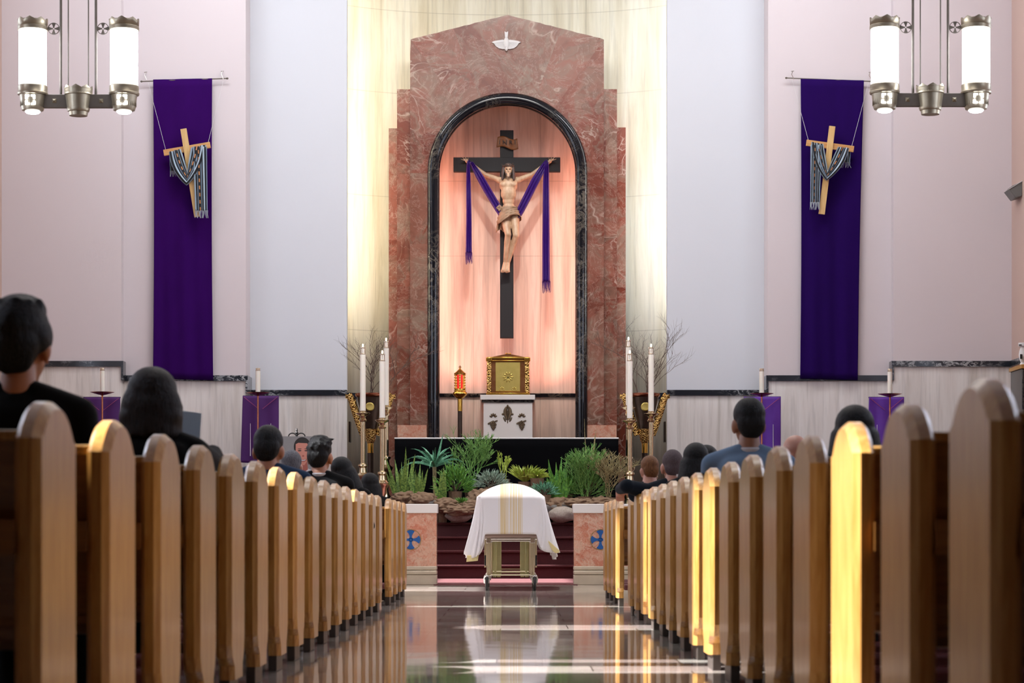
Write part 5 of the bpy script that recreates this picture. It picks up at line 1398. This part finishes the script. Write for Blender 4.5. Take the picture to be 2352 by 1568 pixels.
        hell(b, (0, -.018, .04), (.093, .108, .092)); hell(b, (0, -.035, -.02), (.112, .092, .11)); hell(b, (0, -.04, -.06), (.119, .082, .088))
        for k in range(34):
            a = PI + PI * k / 33; q0 = Vector((.1 * math.cos(a), -.02 + .09 * math.sin(a), -.02)); q1 = Vector((.104 * math.cos(a), -.03 + .08 * math.sin(a), -.125 - random.uniform(0, .012))); b.cap(H(*q0), H(*q1), .018, .012, 6)
        remesh(b, 'hair', hairm, o, .0095, 3)
    elif hair == 'long':
        hell(b, (0, -.015, .04), (.088, .104, .09)); hell(b, (0, -.035, -.03), (.096, .085, .1))
        for k in range(30):
            a = math.radians(165) + math.radians(210) * k / 29; q0 = Vector((.085 * math.cos(a), -.02 + .08 * math.sin(a), .0)); q1 = Vector((.11 * math.cos(a), -.035 + .085 * math.sin(a), -.14)); q2 = Vector((.12 * math.cos(a) + random.uniform(-.01, .01), -.05 + .09 * math.sin(a), -.28 - random.uniform(0, .04)))
            b.cap(H(*q0), H(*q1), .022, .02, 6); p1 = H(*q1); b.cap(p1, Vector((H(*q2).x, H(*q2).y, p1.z - .16)), .02, .012, 6)
        remesh(b, 'hair', hairm, o, .0095, 2)
    return o

def build_people():
    person('man in a black coat with thick dark hair, nearest the camera at the far left', 49, 7.42, 1.375, 'quiff', 'hair_black', 'skin_tan', 'wool_black', yaw=-.15, scale=1.12)
    hy = 9.9; hand = Vector((wx(507, hy), hy, .985))
    person('woman with a dark brown bob in black, one hand raised over the pew in front', 351, 9.28, 1.292, 'bob', 'hair_brown', 'skin_pink', 'wool_black', female=True, pitch=-.08, scale=1.08,
           arms={1: (Vector((-1.15, 9.6, .93)), hand + Vector((-.02, -.12, .0)), (.1, 1, -.12)), -1: (Vector((-1.55, 9.45, .8)), Vector((-1.40, 9.72, 1.0)), (.3, .8, .5))})
    L = B(); L.bb(-.055, .055, -.002, .002, -.02, .15); lf = L.build('leaflet', 'leaflet', None, smooth=False); lf.location = (wx(428, 9.8), 9.8, wz(1012, 9.8) - .02); lf.rotation_euler = (-.25, .12, .35)
    tag(lf, 'pale blue folded leaflet held up by the woman with the bob', 'leaflet')
    person('man in a navy blazer with short dark hair, head bowed slightly', 617, 12.95, 1.238, 'short', 'hair_black', 'skin_tan', 'wool_navy', pitch=-.2, yaw=-.1, scale=1.03)
    person('man with wavy black hair and a black suit, beside the memorial portrait', 735, 16.6, 1.323, 'wavy', 'hair_black', 'skin_tan', 'wool_black', 'shirt_white', yaw=-.2, scale=1.08)
    person('grey haired person seated far ahead, in front of the memorial portrait', 670, 18.4, 1.30, 'short', 'hair_grey', 'skin_pink', 'wool_char')
    person('person with long black hair leaning forward beside the wavy haired man', 788, 18.4, 1.25, 'long', 'hair_black', 'skin_tan', 'wool_black', roll=-.25, lean=.12, female=True)
    person('girl with long straight dark hair near the left candlesticks', 850, 22.05, 1.215, 'long', 'hair_black', 'skin_tan', 'wool_black', female=True, wide=.93)
    person('man in a blue grey suit with short black hair, right of the aisle', 1719, 12.1, 1.345, 'short', 'hair_black', 'skin_brown', 'wool_blue', 'shirt_white', yaw=.15, scale=1.03)
    person('person with black hair mostly hidden behind the sunlit pew end', 1962, 10.28, 1.21, 'long', 'hair_black', 'skin_tan', 'wool_black', female=True, wide=.93)
    person('bald person barely visible between two pew ends on the right', 1826, 13.95, 1.235, 'shaved', 'skin_pink', 'skin_pink', 'wool_char')
    person('woman with glossy black hair beside the man in the blue grey suit', 1598, 15.76, 1.257, 'long', 'hair_black', 'skin_tan', 'wool_black', female=True, wide=.93)
    person('dark haired person half hidden behind the glossy haired woman', 1622, 16.67, 1.276, 'long', 'hair_black', 'skin_tan', 'wool_char', female=True)
    pm = person('man with cropped greying hair and navy jacket, arm stretched over the pew', 1544, 17.62, 1.278, 'shaved', 'hair_shaved', 'skin_pink', 'jacket_navy', yaw=.1, scale=1.04,
           arms={-1: (Vector((wx(1440, 17.44), 17.42, 1.0)), Vector((wx(1424, 17.6), 17.66, .98)), (.1, 1, -.6))})
    b = B(); b.box((wx(1560, 17.5) - pm.location.x, -.075, wz(1092, 17.5)), (.042, .012, .018), (0, .1, 0)); b.build('collar_tag', 'white_cloth', pm)
    person('child with light brown hair in front of the man in the navy jacket', 1491, 17.98, 1.262, 'kid', 'hair_ginger', 'skin_pink', 'jacket_navy', scale=.86, wide=.55, yaw=.25, seat=False, limb=.7,
           arms={-1: (Vector((1.085, 18.06, .86)), Vector((1.12, 18.2, .93)), (.3, .9, .1)), 1: (Vector((1.20, 18.08, .86)), Vector((1.18, 18.2, .93)), (-.3, .9, .1))})

# ================================================================== LIGHT, CAMERA
def light(kind, name, loc, energy, color, rot=(0, 0, 0), size=None, target=None, **kw):
    L = bpy.data.lights.new(name, kind); L.energy = energy; L.color = color
    if size:
        if kind == 'AREA': L.shape = 'RECTANGLE'; L.size, L.size_y = size
        elif kind == 'SPOT': L.shadow_soft_size = size
    for k, v in kw.items(): setattr(L, k, v)
    o = bpy.data.objects.new(name, L); COL.objects.link(o); o.location = loc; o.rotation_euler = rot
    if target is not None:
        o.rotation_euler = (Vector(target) - Vector(loc)).to_track_quat('-Z', 'Y').to_euler()
    return o
FILL_E = 4.8
EXPO = 0.78
def build_lights():
    w = bpy.data.worlds.new('sky'); SC.world = w; w.use_nodes = True
    bg = w.node_tree.nodes['Background']; bg.inputs[0].default_value = (.75, .86, 1, 1); bg.inputs[1].default_value = 1.6
    # sun through the clerestory slits of the left wall
    d = Vector((1, 0, -1.05))
    s = light('SUN', 'sun', (-20, 15, 20), 13.5, (.97, .98, 1)); s.data.angle = .012; s.rotation_euler = d.to_track_quat('-Z', 'Y').to_euler()
    # area fill added near the ceiling over nave and sanctuary, no fixtures known
    for y in (17, 22.5, 28): light('AREA', 'nave_ceiling_light', (0, y, CEIL - .05), 140, (1, .95, .9), size=(5, 3))
    for x in (-4.6, 4.6): light('AREA', 'sanctuary_ceiling_light', (x, 33.2, CEIL - .05), 150, (.93, .96, 1), size=(3, 1.5), target=(x, 36.2, 4))
    light('AREA', 'sanctuary_ceiling_light', (0, 31.5, CEIL - .05), 230, (1, .97, .93), size=(3, 1.2), target=(0, 36.5, 3.2))
    light('SPOT', 'casket_spot', (0, 28.3, CEIL - .2), 1900, (1, .98, .95), size=.15, target=(0, 27.6, 1.1), spot_size=.42, spot_blend=.6)
    light('SPOT', 'niche_front_spot', (0, 30.8, CEIL - .2), 700, (1, .97, .92), size=.12, target=(0, 38.3, 4.6), spot_size=.34, spot_blend=.5)
    for s_ in (-1, 1): light('SPOT', 'arrangement_spot', (s_ * 2.5, 30.6, CEIL - .2), 700, (1, .97, .92), size=.1, target=(s_ * 1.2, 34.3, 1.4), spot_size=.35, spot_blend=.6)
    # cove lamps hidden in the apse pockets behind the plaster edges
    light('AREA', 'cove_lamp', (-2.78, 37.03, 7.2), 112, (1, .90, .68), rot=(-PI / 2, 0, 0), size=(.22, 6.5))
    light('AREA', 'cove_lamp', (2.78, 37.03, 7.2), 92, (.93, .98, 1), rot=(-PI / 2, 0, 0), size=(.22, 6.5))
    # warm lamps hidden inside the niche behind the black arch
    for s_, e in ((-1, 19), (1, 17)):
        light('AREA', 'niche_lamp', (s_ * 1.34, 37.92, 5.3), e, (1, .38, .27), size=(.08, 4.2), target=(s_ * .5, 38.4, 5.3))
        light('SPOT', 'niche_spot', (s_ * 1.25, 37.9, 3.1), 34, (1, .34, .26), size=.05, target=(-s_ * .2, 38.4, 4.0), spot_size=1.6, spot_blend=.8)
def build_camera():
    c = bpy.data.cameras.new('camera'); o = bpy.data.objects.new('camera', c); COL.objects.link(o)
    o.location = (CX, 0, CZ); o.rotation_euler = (PI / 2, 0, 0)
    c.sensor_width = 36; c.lens = F / 2352 * 36; c.shift_x = (1176 - VX) / 2352; c.shift_y = (VY - 784) / 2352
    c.clip_end = 200; c.dof.use_dof = True; c.dof.focus_distance = 33; c.dof.aperture_fstop = 6.3
    SC.camera = o
def main():
    build_materials()
    for k, a in dict(bronze_gilt=('#6a5434', .4, .6), gold_red=('#b07038', .3, 1.0)).items(): M[k] = simple(k, a[0], a[1], .3, 12, metal=a[2])
    for k, c in dict(white_cloth='#e8e6e6', wool_white='#d8d0dc', purple_br='#5a1a9a', photo_grey='#8d8b8b', photo_hair='#1c1716', print_skin='#d08a78', print_skin_dk='#a85a4c', casket_wood='#b79f95').items(): M[k] = simple(k, c, .6, .08)
    build_people(); build_crucifix(); build_reredos(); build_setting(); build_pews(); build_rail(); build_chandeliers(); build_altar(); build_banners(); build_candles()
    build_portrait(); build_casket(); build_plants(); build_edges(); build_lights(); build_camera()
    v = SC.view_settings; v.view_transform = 'Standard'; v.look = 'None'; v.exposure = EXPO; v.gamma = 1; v.use_curve_mapping = False
    cy = SC.cycles; cy.max_bounces = 5; cy.diffuse_bounces = 3; cy.glossy_bounces = 3; cy.use_adaptive_sampling = True; cy.adaptive_threshold = .03; cy.adaptive_min_samples = 16; cy.transmission_bounces = 2; cy.caustics_reflective = False; cy.caustics_refractive = False; cy.sample_clamp_indirect = 6; cy.use_denoising = True
main()
